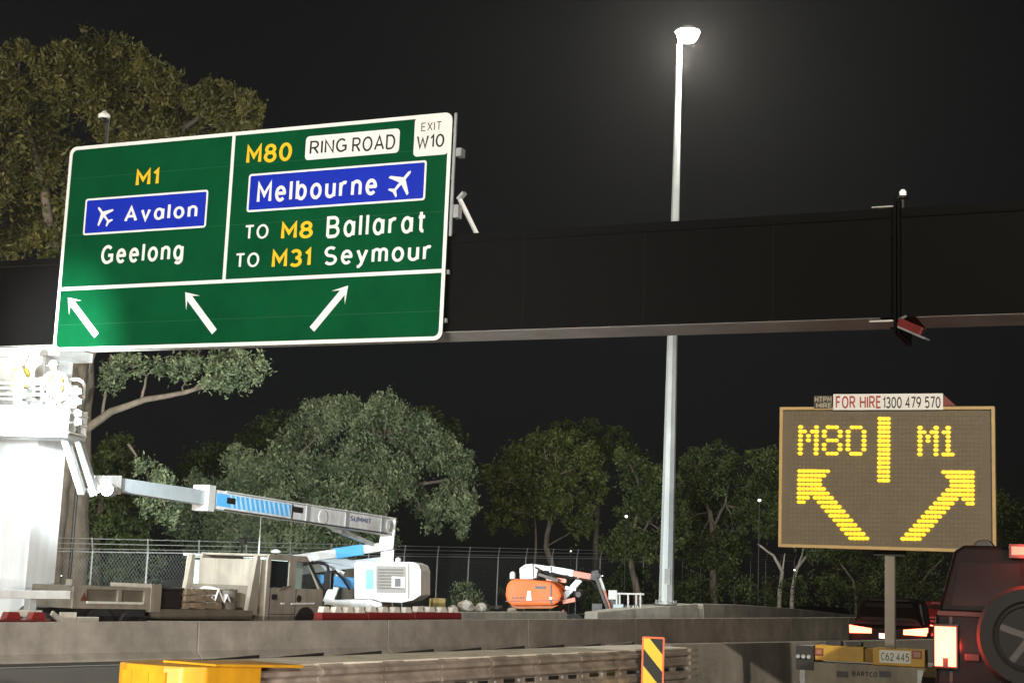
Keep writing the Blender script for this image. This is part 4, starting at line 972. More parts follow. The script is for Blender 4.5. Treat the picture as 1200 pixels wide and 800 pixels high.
for sd_ in (-1, 1):
    MB().hexa([JF.P(sd_*W2*.975,zbelt+.06,-.3), JF.P(sd_*W2*.975,zbelt+.06,-1.1), JF.P(sd_*W2*.94,zbelt+.06,-1.1), JF.P(sd_*W2*.94,zbelt+.06,-.3), JF.P(-sd_*(uR+.06),zr-.14,-.34), JF.P(-sd_*(uR+.06),zr-.14,-1.1), JF.P(-sd_*(uR+.1),zr-.14,-1.1), JF.P(-sd_*(uR+.1),zr-.14,-.34)]).build('side_window', GLASS, jp)
    for w in (-.75, -3.4):
        wheel(JF, jp, sd_*(W2-.02), w, .42, .28, sd_)
        mbf = MB(); ptsf = [(w+.58*math.cos(R(a)), .42+.52*math.sin(R(a))) for a in range(0, 181, 30)]
        for i in range(len(ptsf)-1):
            (w0, z0), (w1, z1) = ptsf[i], ptsf[i+1]
            mbf.hexa([JF.P(sd_*(W2-.02),z0,w0), JF.P(sd_*(W2+.16),z0,w0), JF.P(sd_*(W2+.16),z1,w1), JF.P(sd_*(W2-.02),z1,w1), JF.P(sd_*(W2-.02),z0+.05,w0), JF.P(sd_*(W2+.16),z0+.05,w0), JF.P(sd_*(W2+.16),z1+.05,w1), JF.P(sd_*(W2-.02),z1+.05,w1)])
        mbf.build('fender', BLACK, jp)
    MB().fbox(JF, min(sd_*W2, sd_*(W2+.2)), max(sd_*W2, sd_*(W2+.2)), zbelt+.02, zbelt+.24, -2.55, -2.45).build('mirror', BLACK, jp, bevel=.02)
    # tail lamp: dark housing, lit upright panel with a notch at the foot
    q0 = JF.px(1094.5, 779)[1]; q1 = JF.px(1094.5, 733)[1]; a0 = sd_*(W2-.005); a1 = sd_*(W2-.17)
    lo, hi = min(a0, a1), max(a0, a1)
    hs_ = MB().fbox(JF, lo-.015, hi+.015, q0-.02, q1+.02, .002, .07).build('tail_lamp', BLACK, jp, bevel=.01)
    mid = (lo+hi)/2
    MB().prism(JF, [(lo,q0),(mid-.022,q0),(mid-.022,q0+.065),(mid+.022,q0+.065),(mid+.022,q0),(hi,q0),(hi,q1),(lo,q1)], .0705, .082).build('lit_lens', REDE, hs_)
    lamp('brake_glow', 'POINT', JF.P(mid, (q0+q1)/2, .25), 24, (1, .05, .03), .09)
MB().fbox(JF, -W2*.96, W2*.96, .42, .62, .02, .2).build('rear_bumper', BLACK, jp, bevel=.03)
sc_ = JF.px(1212, 746); rr = .40
sw_ = MB().lathe(JF.P(0, sc_[1], .06), JF.c, [(.1,0),(rr*.9,.0),(rr,.04),(rr,.19),(rr*.93,.235),(rr*.70,.24),(rr*.66,.20),(rr*.64,.19)], 40).build('spare_wheel', RUB, jp)
MB().lathe(JF.P(0, sc_[1], .06), JF.c, [(rr*.655,.10),(rr*.655,.215),(rr*.60,.225),(rr*.56,.17),(rr*.3,.12),(rr*.1,.13)], 40).build('rim', mat('dark alloy', (.06,.055,.055), .35, .6, var=.1), sw_)
for k in range(5):
    a = R(72*k+18); d = JF.u*math.cos(a)+Z*math.sin(a); o = JF.P(0, sc_[1], .24); MB().bar(o+d*.04, o+d*rr*.6, .05, .03, up=JF.c).build('spoke', MATS['dark alloy'], sw_)
q = JF.px(1197, 645); q2 = JF.px(1200, 650)
hb_ = MB().fbox(JF, -.16, .16, q[1]-.06, q[1]+.05, .0, .06).build('high_brake_lamp', BLACK, jp)
MB().fbox(JF, -.14, .14, q[1]-.035, q[1]+.03, .0605, .068).build('lit_lens', REDE2, hb_)
MB().bar(JF.P(0, sc_[1]+.2, .08), JF.P(0, q[1]-.05, .05), .08, .04).build('lamp_stalk', BLACK, jp)
lamp('brake_glow', 'POINT', JF.P(0, q[1], .25), 25, (1, .05, .03), .06)
for zz in (zbelt-.12, zbelt-.52): MB().fbox(JF, W2-.34, W2-.12, zz-.04, zz+.04, .0, .03).build('tailgate_hinge', BLACK, jp, bevel=.008)
e0 = JF.px(1133, 640); e1 = JF.px(1160, 638)
MB().prism(JF, [(e0[0], zr-.005), (e0[0]+.06, zr+.055), (e0[0]+.14, zr+.06), (e1[0]+.02, zr-.005)], -.6, -.3).build('roof_pod', BLACK, jp, bevel=.01)
MB().fbox(JF, uL+.02, -uL-.02, zbelt-.022, zbelt+.014, -.012, .012).build('belt_trim', mat('wet trim', (.05,.05,.05), .15, .3, var=0), jp)
for u in (-.62, .62): MB().fbox(JF, u-.012, u+.012, zbelt-.55, zbelt-.03, .001, .008).build('tailgate_seam', BLACK, jp)
mb = MB(); p = JF.px(1140, 770); MB().fbox(JF, p[0]-.06, p[0]+.06, p[1]-.03, p[1]+.03, .0, .05).build('tailgate_handle', BLACK, jp, bevel=.01)

# ------------------------------------------------------------------ beige works truck behind the barrier
TF = along(ROAD, 23.4)
def tq(x, y, w=0): return TF.px(x, y, w)
tk = thing('works_truck', 'white tray truck with sodium-light beige put into its paint, parked behind the concrete barrier', 'truck', TF.P(tq(200, 700)[0], 0, -1))
TW2 = -2.1
sC0 = tq(312, 690)[0]; sC1 = tq(378, 700)[0]; zR = tq(335, 650)[1]; zSill = tq(345, 689)[1]
sP1 = tq(341, 670)[0]; sP2 = tq(347, 670)[0]; sA0 = tq(364, 656)[0]; sA1 = tq(375, 688)[0]
zRb = tq(340, 657)[1]
cab = MB()
for w0, w1 in ((-.06, 0), (TW2, TW2+.06)):
    cab.prism(TF, [(sC0, .55), (sC1+.02, .55), (sC1, zSill), (sC0, zSill)], w0, w1)
    cab.prism(TF, [(sC0, zSill+.001), (tq(317,670)[0], zSill+.001), (tq(317,670)[0], zRb), (sC0, zRb)], w0, w1)
    cab.prism(TF, [(tq(339,670)[0], zSill+.001), (sP2, zSill+.001), (sP2, zRb), (tq(339,670)[0], zRb)], w0, w1)
    cab.prism(TF, [(sC0, zRb+.001), (sA0-.02, zRb+.001), (sA0-.15, zR), (sC0+.05, zR)], w0, w1)
    cab.prism(TF, [(sA1-.02, zSill+.001), (sC1, zSill+.001), (sA0+.02, zRb), (sA0-.08, zRb)], w0, w1)
cab.fbox(TF, sC0+.06, sA0-.16, zR-.05, zR-.002, TW2+.06, -.06)
cab.fbox(TF, sC0+.002, sC0+.05, .56, zRb, TW2+.061, -.061)
cab.fbox(TF, sC1-.06, sC1-.002, .56, zSill-.01, TW2+.061, -.061)
cab.build('cab', TAN, tk)
MB().prism(TF, [(tq(317.2,670)[0], zSill+.02), (tq(338.8,670)[0], zSill+.02), (tq(338.8,670)[0], zRb-.01), (tq(317.2,670)[0], zRb-.01)], -.045, -.03).build('side_window', GLASS, tk)
MB().hexa([TF.P(sC1-.03,zSill+.01,-.08), TF.P(sC1-.0,zSill+.01,-.08), TF.P(sC1-.0,zSill+.01,TW2+.08), TF.P(sC1-.03,zSill+.01,TW2+.08), TF.P(sA0-.03,zRb,-.1), TF.P(sA0,zRb,-.1), TF.P(sA0,zRb,TW2+.1), TF.P(sA0-.03,zRb,TW2+.1)]).build('windscreen', CLEAR, tk)
MB().fbox(TF, sC0+.55, sC0+1.0, .9, zSill+.02, -1.9, -.3).build('seat', BLACK, tk, bevel=.04)
p = tq(321, 699); MB().fbox(TF, p[0]-.09, p[0]+.09, p[1]-.06, p[1]+.06, -.02, .015).build('door_handle', BLACK, tk)
p = tq(350, 701); MB().lathe(TF.P(p[0], p[1], -.01), TF.c, [(.09,0),(.085,.02),(.0,.025)], 12).build('side_lamp', BLACK, tk)
for a, b in (((329,706.5),(333,707)), ((341,707),(368,706.5))):
    p, q = tq(*a), tq(*b); MB().bar(TF.P(p[0], p[1], .01), TF.P(q[0], q[1], .01), .02, .03).build('cab_step_light', WHITE, tk)
for k in range(3):
    p = tq(326+k*3, 691-k*1.5); MB().bar(TF.P(p[0], p[1], .006), TF.P(p[0]+.25, p[1]+.04, .006), .012, .03).build('door_marking', TAND, tk)
MB().tube([TF.P(sA0-.0, zRb+.02, .03), TF.P(sA0+.32, zRb-.05, .25), TF.P(sA0+.5, zRb-.35, .28), TF.P(sA0+.42, zSill+.1, .06)], .03, 6).build('mirror_arm', BLACK, tk)
MB().fbox(TF, sA0+.36, sA0+.48, zRb-.62, zRb-.2, .14, .36).build('mirror', BLACK, tk, bevel=.02)
MB().tube([TF.P(sA0-.1, zRb-.0, .02), TF.P(sC1-.06, zSill+.02, .02)], .035, 6).build('a_pillar_trim', BLACK, tk)
for s in (sC1-.55, tq(160,700)[0], tq(120,700)[0]):
    for w, sd_ in ((-.13, 1), (TW2+.13, -1)):
        o = TF.P(s, .42, w); ax = TF.c*sd_
        MB().lathe(o-ax*.12, ax, [(.2,0),(.40,.0),(.42,.03),(.42,.21),(.40,.24),(.24,.24),(.22,.2)], 20).build('wheel', RUB, tk)
for x in (314.5, 345): 
    p, q = tq(x, 722), tq(x, 657); MB().fbox(TF, p[0]-.008, p[0]+.008, .62, q[1] if x < 320 else zSill-.02, .0, .004).build('door_seam', DARK, tk)
p, q = tq(314.5, 719), tq(345, 719); MB().fbox(TF, p[0], q[0], p[1]-.008, p[1]+.008, .0, .004).build('door_seam', DARK, tk)
p = tq(357, 722); MB().prism(TF, [(p[0]+.42*math.cos(R(a)), .42+.50*math.sin(R(a))) for a in range(0, 181, 20)], .001, .03).build('wheel_arch', BLACK, tk)
for k in range(4): MB().fbox(TF, sC1+.004, sC1+.03, .8+.1*k, .84+.1*k, TW2+.3, -.3).build('grille_bar', DARK, tk)
p = tq(305, 715); MB().tube([TF.P(p[0], .6, -.25), TF.P(p[0], zR-.1, -.25)], .06, 8).build('exhaust_stack', DARK, tk)
# chassis, tray and headboards
sT0 = tq(86, 700)[0]; sT1 = tq(297, 700)[0]; zTray = tq(240, 714)[1]
MB().fbox(TF, sT0+.2, sC1-.3, .55, .78, -1.5, -.6).build('chassis_rail', DARK, tk)
MB().fbox(TF, tq(188,700)[0], sT1, zTray-.2, zTray, TW2, 0).build('tray', TAND, tk)
p0, p1 = tq(293.5, 700)[0], tq(303, 700)[0]; zH = tq(300, 651)[1]
for w in (-.08, TW2+.02): MB().prism(TF, [(p0-.06, zTray-.1), (p1, zTray-.1), (p1, zH), (p1-.1, zH)], w-.06, w+.06).build('headboard_post', TAN, tk)
MB().fbox(TF, p1-.1, p1-.04, zTray+.05, zTray+.55, TW2+.12, -.16).build('headboard', TAND, tk)
q0, q1 = tq(86, 700)[0], tq(176, 700)[0]; zA = tq(130, 687)[1]; zB = tq(130, 713)[1]
bx = MB().fbox(TF, q0, q1, zB, zA, -1.2, -.06).build('side_locker', TAND, tk)
for a, b, c_, d_ in ((q0, q1, zA-.06, zA), (q0, q1, zB, zB+.10)): MB().fbox(TF, a, b, c_, d_, -.058, .0).build('locker_rail', TAN, bx)
for a, b in ((q0, q0+.34), ((q0+q1)/2-.05+.2, (q0+q1)/2+.05+.2), (q1-.16, q1)): MB().fbox(TF, a, b, zB+.101, zA-.061, -.058, -.004).build('locker_post', TAN, bx)
MB().fbox(TF, q0+.36, q1-.2, zB+.101, zB+.145, -.058, .02).build('locker_ledge', mat('pale ledge', (.5,.48,.42), .6, var=.2), bx)
pt_ = tq(98, 700); MB().prism(TF, [(pt_[0]-.08, pt_[1]-.06), (pt_[0]+.1, pt_[1]-.06), (pt_[0]+.01, pt_[1]+.12)], -.003, .0).build('warning_decal', mat('dark decal', (.1,.03,.02), .5, var=0), bx)
MB().fbox(TF, q1+.01, tq(188,700)[0]-.0, zB-.05, tq(182,684)[1], -1.2, .02).build('locker_end', TAN, tk)
MB().fbox(TF, q0+.2, q1, zB-.22, zB-.01, -.9, -.1).build('under_locker', DARK, tk)
MB().fbox(TF, q0-.05, q0+.12, zA, zA+.12, -.2, -.02).build('lug', TAN, tk)
# load on the tray
for k in range(3):
    s = tq(222, 700)[0]; z = zTray+.01+k*.15
    pa = thing('timber_pallet', ['timber pallet lying lowest on the truck tray', 'timber pallet in the middle of the stack on the truck tray', 'timber pallet on top of the stack on the truck tray'][k], 'pallet', TF.P(s, z, -.6), group='pallets on the truck tray')
    for j in range(3): MB().fbox(TF, s, s+1.15, z+.022, z+.112, -1.2+j*.5, -1.1+j*.5).build('bearer', TIMB, pa)
    for j in range(7): MB().fbox(TF, s+.17*j, s+.17*j+.12, z+.113, z+.135, -1.2, -.1).build('deck_board', TIMB, pa)
    for j in range(3): MB().fbox(TF, s+.515*j, s+.515*j+.12, z, z+.0215, -1.2, -.1).build('base_board', TIMB, pa)
s = tq(203, 700)[0]
dr_ = thing('dark_crate', 'dark lidded crate at the rear of the truck tray', 'crate', TF.P(s, zTray, -.6))
MB().fbox(TF, s-.45, s+.40, zTray+.005, zTray+.4, -1.3, -.15).build('box', BLACK, dr_, bevel=.02); MB().fbox(TF, s-.48, s+.43, zTray+.405, zTray+.45, -1.34, -.11).build('lid', DARK, dr_)
s = tq(284, 700)[0]
dr_ = thing('steel_drum', 'dull steel drum beside the headboard on the truck tray', 'drum', TF.P(s, zTray, -.4))
MB().lathe(TF.P(s, zTray+.005, -.45), Z, [(.22,0),(.22,.18),(.235,.19),(.235,.21),(.22,.22),(.22,.42),(.235,.43),(.22,.45),(.2,.44)], 20).build('shell', TAND, dr_)
MB().lathe(TF.P(s+.08, zTray+.446, -.4), Z, [(.03,0),(.03,.02)], 8).build('bung', DARK, dr_)
sk = tq(262, 700)[0]; mb = MB()
pts = []
for i in range(7):
    for j in range(5):
        pts.append(TF.P(sk-.28+.1*i, zTray+.50-.04*abs(i-2)-.13*max(0, j-2)*(.6+.5*math.sin(i*2.1)), -.55+.12*j))
mb.add(pts, [(i*5+j, i*5+j+1, (i+1)*5+j+1, (i+1)*5+j) for i in range(6) for j in range(4)])
o = mb.build('cloth', WHITE); sm = o.modifiers.new('s', 'SOLIDIFY'); sm.thickness = .01; tag(o, 'white plastic sheet draped over the load on the truck tray', 'sheet')
# ------------------------------------------------------------------ white canopy generator behind the truck
KF = facing(7, at_y(260, 680, 41.5)); KF.o.z = 0
def kq(x, y): return KF.px(x, y)
k0, k1 = kq(222, 680)[0], kq(299, 680)[0]; kz = kq(260, 649.5)[1]
gn = thing('generator', 'white canopied generator box with louvres behind the truck tray', 'generator', KF.P(k0, 0, -1))
MB().fbox(KF, k0, k1+.9, .45, kz-.06, -1.5, 0).build('canopy', mat('cool lit white', (.56,.70,.64), .5, var=.1, streak=.12), gn, bevel=.03)  # white canopy, its mint tone is cool light put into the paint
MB().fbox(KF, k0-.2, k1+1.0, kz-.058, kz, -1.6, .06).build('roof', WHITE, gn)
MB().fbox(KF, k0-.1, k1+1.0, .1, .44, -1.4, -.1).build('skid_base', DARK, gn)
for x0, x1 in ((247, 259.5), (261.5, 273)):
    a, b = kq(x0, 677), kq(x1, 664)
    lv = MB().fbox(KF, a[0], b[0], a[1], b[1], -.01, .006).build('louvre_panel', TAN, gn)
    for j in range(6):
        zz = a[1]+(b[1]-a[1])*(j+.5)/6; MB().fbox(KF, a[0]+.02, b[0]-.02, zz-.012, zz+.012, .0062, .02).build('louvre', TAN, lv)
MB().prism(KF, [(kq(211,690)[0]-.0, .5), (k0-.01, .5), (k0-.01, kz-.07), (kq(218,660)[0], kz-.07)], -1.4, -.05).build('end_hood', mat('pale yellow paint', (.55,.52,.36), .5, var=.15), gn)
a, b = kq(274, 689.5), kq(292, 687); MB().fbox(KF, a[0], b[0], a[1], b[1], .001, .004).build('nameplate', DARK, gn)
a = kq(230, 655); MB().fbox(KF, a[0]-.2, a[0]+.25, kz-.16, kz-.1, .001, .004).build('nameplate', DARK, gn)
for x0 in (226, 292): 
    a = kq(x0, 690); 
    for zz in (.8, 1.6): MB().fbox(KF, a[0]-.03, a[0]+.03, zz-.06, zz+.06, .001, .012).build('hinge', GALV, gn)
a = kq(302, 648); b = kq(302, 604)
an = thing('whip_aerial', 'thin upright whip aerial pole behind the truck cab', 'aerial', KF.P(a[0], kz, -.1))
MB().tube([KF.P(a[0], kz, -.1), KF.P(a[0], b[1], -.1)], [.025, .012], 6).build('rod', WHITE, an); MB().lathe(KF.P(a[0], kz, -.1), Z, [(.05,0),(.05,.05),(.03,.06)], 10).build('foot', DARK, an)
a = kq(319, 642)
bc = thing('beacon', 'white domed beacon on the roof behind the truck cab', 'beacon', KF.P(a[0], kz, -.4))
MB().lathe(KF.P(a[0], kz, -.4), Z, [(.05,0),(.05,.10)], 8).build('stem', DARK, bc); MB().lathe(KF.P(a[0], kz+.10, -.4), Z, [(.06,0),(.14,.02),(.13,.06),(.05,.10),(.0,.105)], 14).build('dome', WHITE, bc, smooth=True)
wl_ = KF.P(a[0]-1.2, kz+.42, -1.3); tg = at_y(430, 520, 68); dd = (tg-wl_).normalized()
wk = thing('tree_fill_lamp', 'unseen lamp added on the generator roof to brighten the trees', 'lamp', KF.P(a[0]-1.2, kz, -1.3))
MB().tube([KF.P(a[0]-1.2, kz, -1.3), wl_-dd*.12], .025, 8).build('stand', DARK, wk); MB().bar(wl_-dd*.16, wl_, .16, .14, w2=.24, h2=.2).build('housing', DARK, wk); MB().bar(wl_+dd*.002, wl_+dd*.02, .22, .18).build('lens', FLOOD, wk)
lamp('tree_fill_beam', 'SPOT', wl_+dd*.1, 18000, (.93, 1, .95), .15, tg, 95, .7)  # light added for the tree behind the boom lift

# ------------------------------------------------------------------ white and blue boom lift reaching to the gantry
YT, YK, YJ, YB = 44.5, 33.2, 31.4, 30.9       # turret, boom tip, jib top, basket depths
eb = at_y(440, 700, YT); ew = thing('boom_lift', 'white and blue articulated boom lift with its basket raised to the gantry', 'boom lift', (eb.x, eb.y, 0))
def bl(x):  # depth along the main boom
    return YT + (YK-YT)*(460-x)/(460-113)
def bseg(name, x0, y0, x1, y1, th0, th1, wd, ma, parent=None, d=None):
    p = at_y(x0, y0, bl(x0) if d is None else d[0]); q = at_y(x1, y1, bl(x1) if d is None else d[1])
    k0 = p.y/1800; k1 = q.y/1800
    return MB().bar(p, q, wd, th0*k0, w2=wd, h2=th1*k1).build(name, ma, parent or ew, bevel=.012)
GREYB = mat('pale blue grey paint', (.46, .52, .56), .4, var=.12, scale=3)
b1 = bseg('main_boom', 458, 617, 236, 583, 21, 22, .36, WHITE)
_bp, _bq = at_y(458, 617, bl(458)), at_y(236, 583, bl(236))
def on_line(x, P, Q):
    a, b = P-CAMLOC, Q-P; k = (x-600)/FPX
    t = (a.dot(_F)*k - a.dot(CR))/(b.dot(CR) - b.dot(_F)*k); return P + b*t
_bd = (_bq-_bp).normalized(); _ba = _bd.cross(Z).normalized()
if _ba.dot(CAMLOC-_bp) < 0: _ba = -_ba
_bu = _ba.cross(_bd).normalized(); _bu = _bu if _bu.z > 0 else -_bu
def bpt(x, o, lift): p = on_line(x, _bp, _bq); return p + _ba*(.18+lift) - _bu*(o*.25)
def bstrip(x0, x1, off0, off1, ma, name, lift=.012, th=.004):
    """decal on the near face of the boom, offsets are fractions of half height"""
    q = ((x0, off0), (x1, off0), (x1, off1), (x0, off1))
    return MB().hexa([bpt(x, o, lift) for x, o in q]+[bpt(x, o, lift+th) for x, o in q]).build(name, ma, b1)
bstrip(247, 334, -.62, .62, mat('boom blue', (.10,.40,.78), .4, var=.1), 'blue_panel', .001)
for k in range(13):
    x = 262+k*5.6
    q = ((x, -.6), (x+2.0, -.6), (x+5.2, .6), (x+3.2, .6))
    MB().hexa([bpt(xx, o, .0062) for xx, o in q]+[bpt(xx, o, .009) for xx, o in q]).build('stripe', mat('stripe pale blue', (.40,.62,.80), .4, var=.05), b1)
bstrip(259, 269, -.35, .25, BLACK, 'boom_label', .006); bstrip(335, 348, -.5, .1, DARK, 'boom_label', .006)
bstrip(335, 336.5, -.7, .8, DARK, 'panel_edge', .006)
# lettering on the boom butt
class _BF:
    c = _ba
    def P(self, a, b, w=0): return _bp - _bd*a + _bu*b + _ba*(.18+w)
BF = _BF(); a = [(on_line(404, _bp, _bq)-_bp).dot(-_bd), (on_line(428, _bp, _bq)-_bp).dot(-_bd)]
txt(BF, 'SUMMIT', (a[0], a[1], -.02, .13), .006, mat('boom print', (.04,.08,.25), .5, var=0), ew, sw=.2, gap=.14)
for k_, o_ in ((0, -.85), (1, .9)):
    MB().tube([on_line(x, _bp, _bq)+_ba*(.21+.01*(x % 7 > 3))-_bu*(o_*.25) for x in np.linspace(256, 446, 14)], .022, 6).build('hose', BLACK if k_ else GALV, b1)
for x in (352, 398, 440): MB().hexa([bpt(x, -1.02, .001), bpt(x+3, -1.02, .001), bpt(x+3, 1.02, .001), bpt(x, 1.02, .001), bpt(x, -1.02, .02), bpt(x+3, -1.02, .02), bpt(x+3, 1.02, .02), bpt(x, 1.02, .02)]).build('boom_band', GALV, b1)
MB().lathe(bpt(450, 0, .0), _ba, [(.16,0),(.16,.03),(.09,.05),(.09,.07)], 16).build('pivot_boss', GALV, b1)
MB().lathe(bpt(372, .15, .0), _ba, [(.2,0),(.2,.015),(.17,.02)], 16).build('pivot_boss', WHITE, b1)
bseg('boom_collar', 243, 584, 235, 582.8, 30, 30, .46, WHITE)
bseg('inner_boom', 238, 583, 128, 566.5, 17, 16, .26, GREYB)
bseg('boom_head', 134, 568, 113, 566, 22, 18, .36, WHITE)
kn = at_y(128, 574, YK); MB().lathe(kn-CR*0-Vector((0,.2,0)), (0,1,0), [(.14,0),(.14,.4)], 14).build('pivot_pin', GALV, ew)
p = at_y(116, 570, YK); q = at_y(104, 577, YK-.1); MB().bar(p, q, .2, .2).build('jib_link', WHITE, ew)
for off in (-.13, .13):
    p = at_y(103.5, 577, YK-.15)+Vector((off*.8, off, 0)); q = at_y(80, 500, YJ)+Vector((off*.8, off, 0))
    MB().bar(p, q, .14, .15).build('jib_arm', WHITE, ew, bevel=.01)
MB().tube([at_y(110,568,YK-.2), at_y(92,515,YJ+.1)], .045, 8).build('jib_cylinder', GALV, ew)
MB().bar(at_y(82,505,YJ), at_y(84,452,YB+.2), .26, .22).build('basket_mount', WHITE, ew, bevel=.02)
for y in (458, 470, 484, 494):
    MB().lathe(at_y(88,y,YB), Vector((1,0,0)), [(.07,0),(.09,.05),(.05,.14)], 10).build('mount_fitting', GALV, ew)
# basket
BKF = facing(8, at_y(40, 500, YB)); BKF.o.z = 0
kx = lambda x, y=500: BKF.px(x, y)
bu0_, bu1_ = kx(-42)[0], kx(80)[0]; zf = kx(40, 511)[1]; zr_ = kx(40, 449)[1]
bk = MB(); bk.fbox(BKF, bu0_, bu1_, zf, zf+.06, -.9, 0); fl = bk.build('basket_floor', WHITE, ew)
mb = MB()
for w in (-.9, 0):
    MB().fbox(BKF, bu0_, bu1_, zf+.062, zf+.62, w-.012, w+.012).build('basket_panel', WHITE, fl)
    for z in (zr_, (zr_+zf+.62)/2):
        MB().tube([BKF.P(bu0_, z, w), BKF.P(bu1_-.15, z, w)], .026, 8).build('basket_rail', WHITE, fl)
    for u in np.linspace(bu0_+.05, bu1_-.5, 4): MB().tube([BKF.P(u, zf+.05, w), BKF.P(u, zr_, w)], .022, 8).build('basket_post', WHITE, fl)
    # rounded end hoop
    hp = []; hz0_, hz1_ = kx(66, 470)[1], kx(66, 437)[1]; ha, hb2 = kx(50, 450)[0], kx(78, 450)[0]
    MB().tube([BKF.P(a, b, w) for a, b in rrect(ha, hb2, hz0_, hz1_, .2)] + [BKF.P(*rrect(ha, hb2, hz0_, hz1_, .2)[0], w)], .035, 8).build('end_hoop', WHITE, fl)
a, b = kx(19, 484), kx(32, 471); MB().fbox(BKF, a[0], b[0], a[1], b[1], .013, .03).build('control_label', mat('faded blue label', (.12,.25,.32), .5, var=.3, scale=9), fl)
a, b = kx(18, 466), kx(31, 456); MB().fbox(BKF, a[0], b[0], a[1], b[1], -.3, .02).build('control_box', GALV, fl)
for z in np.linspace(zf+.1, zf+.5, 3): MB().tube([BKF.P(bu1_, z, -.9), BKF.P(bu1_, z, 0)], .022, 6).build('basket_rail', WHITE, fl)
# knuckle plate and lower arms
MB().hexa([at_y(443,646,YT-.3), at_y(461,643,YT-.3), at_y(461,643,YT+.35), at_y(443,646,YT+.35), at_y(448,607,YT-.3), at_y(464,608,YT-.3), at_y(464,608,YT+.35), at_y(448,607,YT+.35)]).build('knuckle_plate', WHITE, ew, bevel=.02)
MB().hexa([at_y(446,662,YT-.28), at_y(461,660,YT-.28), at_y(461,660,YT+.33), at_y(446,662,YT+.33), at_y(446,646.2,YT-.28), at_y(462,643.5,YT-.28), at_y(462,643.5,YT+.33), at_y(446,646.2,YT+.33)]).build('knuckle_plate', WHITE, ew, bevel=.02)
bseg('tower_arm', 456, 639, 345, 655, 10, 10, .24, WHITE, d=(YT-.1, YT-1.2))
t1_ = bseg('tower_arm', 452, 656, 352, 668, 9, 9, .22, GREYB, d=(YT, YT-.9))
bseg('arm_sleeve', 424, 643.5, 392, 648.2, 12, 12, .28, mat('boom blue', (.1,.4,.78)), d=(YT-.42, YT-.74))
bseg('lift_cylinder', 442, 640, 397, 621, 4, 6, .12, GALV, d=(YT-.2, YT-1.6))
bseg('cylinder_lug', 388, 612, 398, 619, 12, 10, .2, WHITE, d=(YT-2.4, YT-2.0))
bseg('lower_arm', 420, 662, 372, 652, 8, 8, .2, GREYB, d=(YT-.3, YT-.9))
bseg('lower_arm', 420, 684, 372, 678, 13, 11, .24, BLUE, d=(YT-.35, YT-.9))
bseg('lower_arm', 384, 706, 400, 668, 12, 10, .26, WHITE, d=(YT-.5, YT-.5))
MB().tube([at_y(392,668,YT-1), at_y(402,678,YT-1), at_y(410,690,YT-.9)], .04, 6).build('hose', BLACK, ew)
MB().tube([at_y(376,660,YT-1.1), at_y(384,662,YT-1.1), at_y(385,680,YT-1.1), at_y(380,684,YT-1.1)], .04, 6).build('hose', BLACK, ew)
# engine housing, seen square on
EF = facing(6, at_y(455, 690, YT-.9)); EF.o.z = 0
ex = lambda x, y=680: EF.px(x, y)
def pr(xs, w0, w1, name, ma, parent=ew, bevel=.02): return MB().prism(EF, [ex(*p) for p in xs], w0, w1).build(name, ma, parent, bevel=bevel)
hsg = pr([(415,702),(414.5,660),(418,657),(484,658),(491,661),(493.5,668),(493.5,697),(484,703),(470,706),(446,705),(438,702)], -1.7, 0, 'engine_housing', WHITE, bevel=.03)
pr([(441,694),(441,662.5),(475.5,663),(475.5,694.5)], .001, .02, 'louvre_door', mat('grey door', (.20,.19,.18), .5, var=.25, scale=5), hsg, 0)
for k in range(7): pr([(443.5,666.2+k*3.6),(473,666.5+k*3.6),(473,668.2+k*3.6),(443.5,667.9+k*3.6)], .021, .03, 'louvre', TAND, hsg, 0)
pr([(459.5,688),(459.5,675),(475,675.5),(475,688.5)], .031, .05, 'control_panel', SWHT, hsg, 0)
pr([(463,687),(463,677),(470,677),(470,687)], .0505, .06, 'control_cover', BLACK, hsg, 0)
pr([(428.8,690),(428.8,666.5),(438,666.5),(438,690)], .001, .006, 'cyan_decal', CYAN, hsg, 0)
pr([(478,701),(478,660),(480,660),(480,701)], .001, .01, 'housing_edge', TAN, hsg, 0)
MB().lathe(EF.P(ex(463,657)[0], ex(463,657)[1]-.01, -.5), Z, [(.09,0),(.08,.10),(.0,.14)], 10).build('beacon', WHITE, ew)
pr([(379,712.5),(379,703),(430,701),(447,706),(447,711)], -1.9, -.1, 'chassis', WHITE, ew)
MB().fbox(EF, ex(375)[0], ex(490)[0], .45, .8, -1.8, -.1).build('under_frame', DARK, ew)
for u in (ex(385)[0], ex(482)[0]):
    for w, sd_ in ((-.2, 1), (-1.7, -1)):
        o = EF.P(u, .45, w); MB().lathe(o-EF.c*sd_*.14, EF.c*sd_, [(.2,0),(.43,.0),(.45,.03),(.45,.25),(.43,.28),(.25,.28),(.22,.24)], 20).build('wheel', RUB, ew)

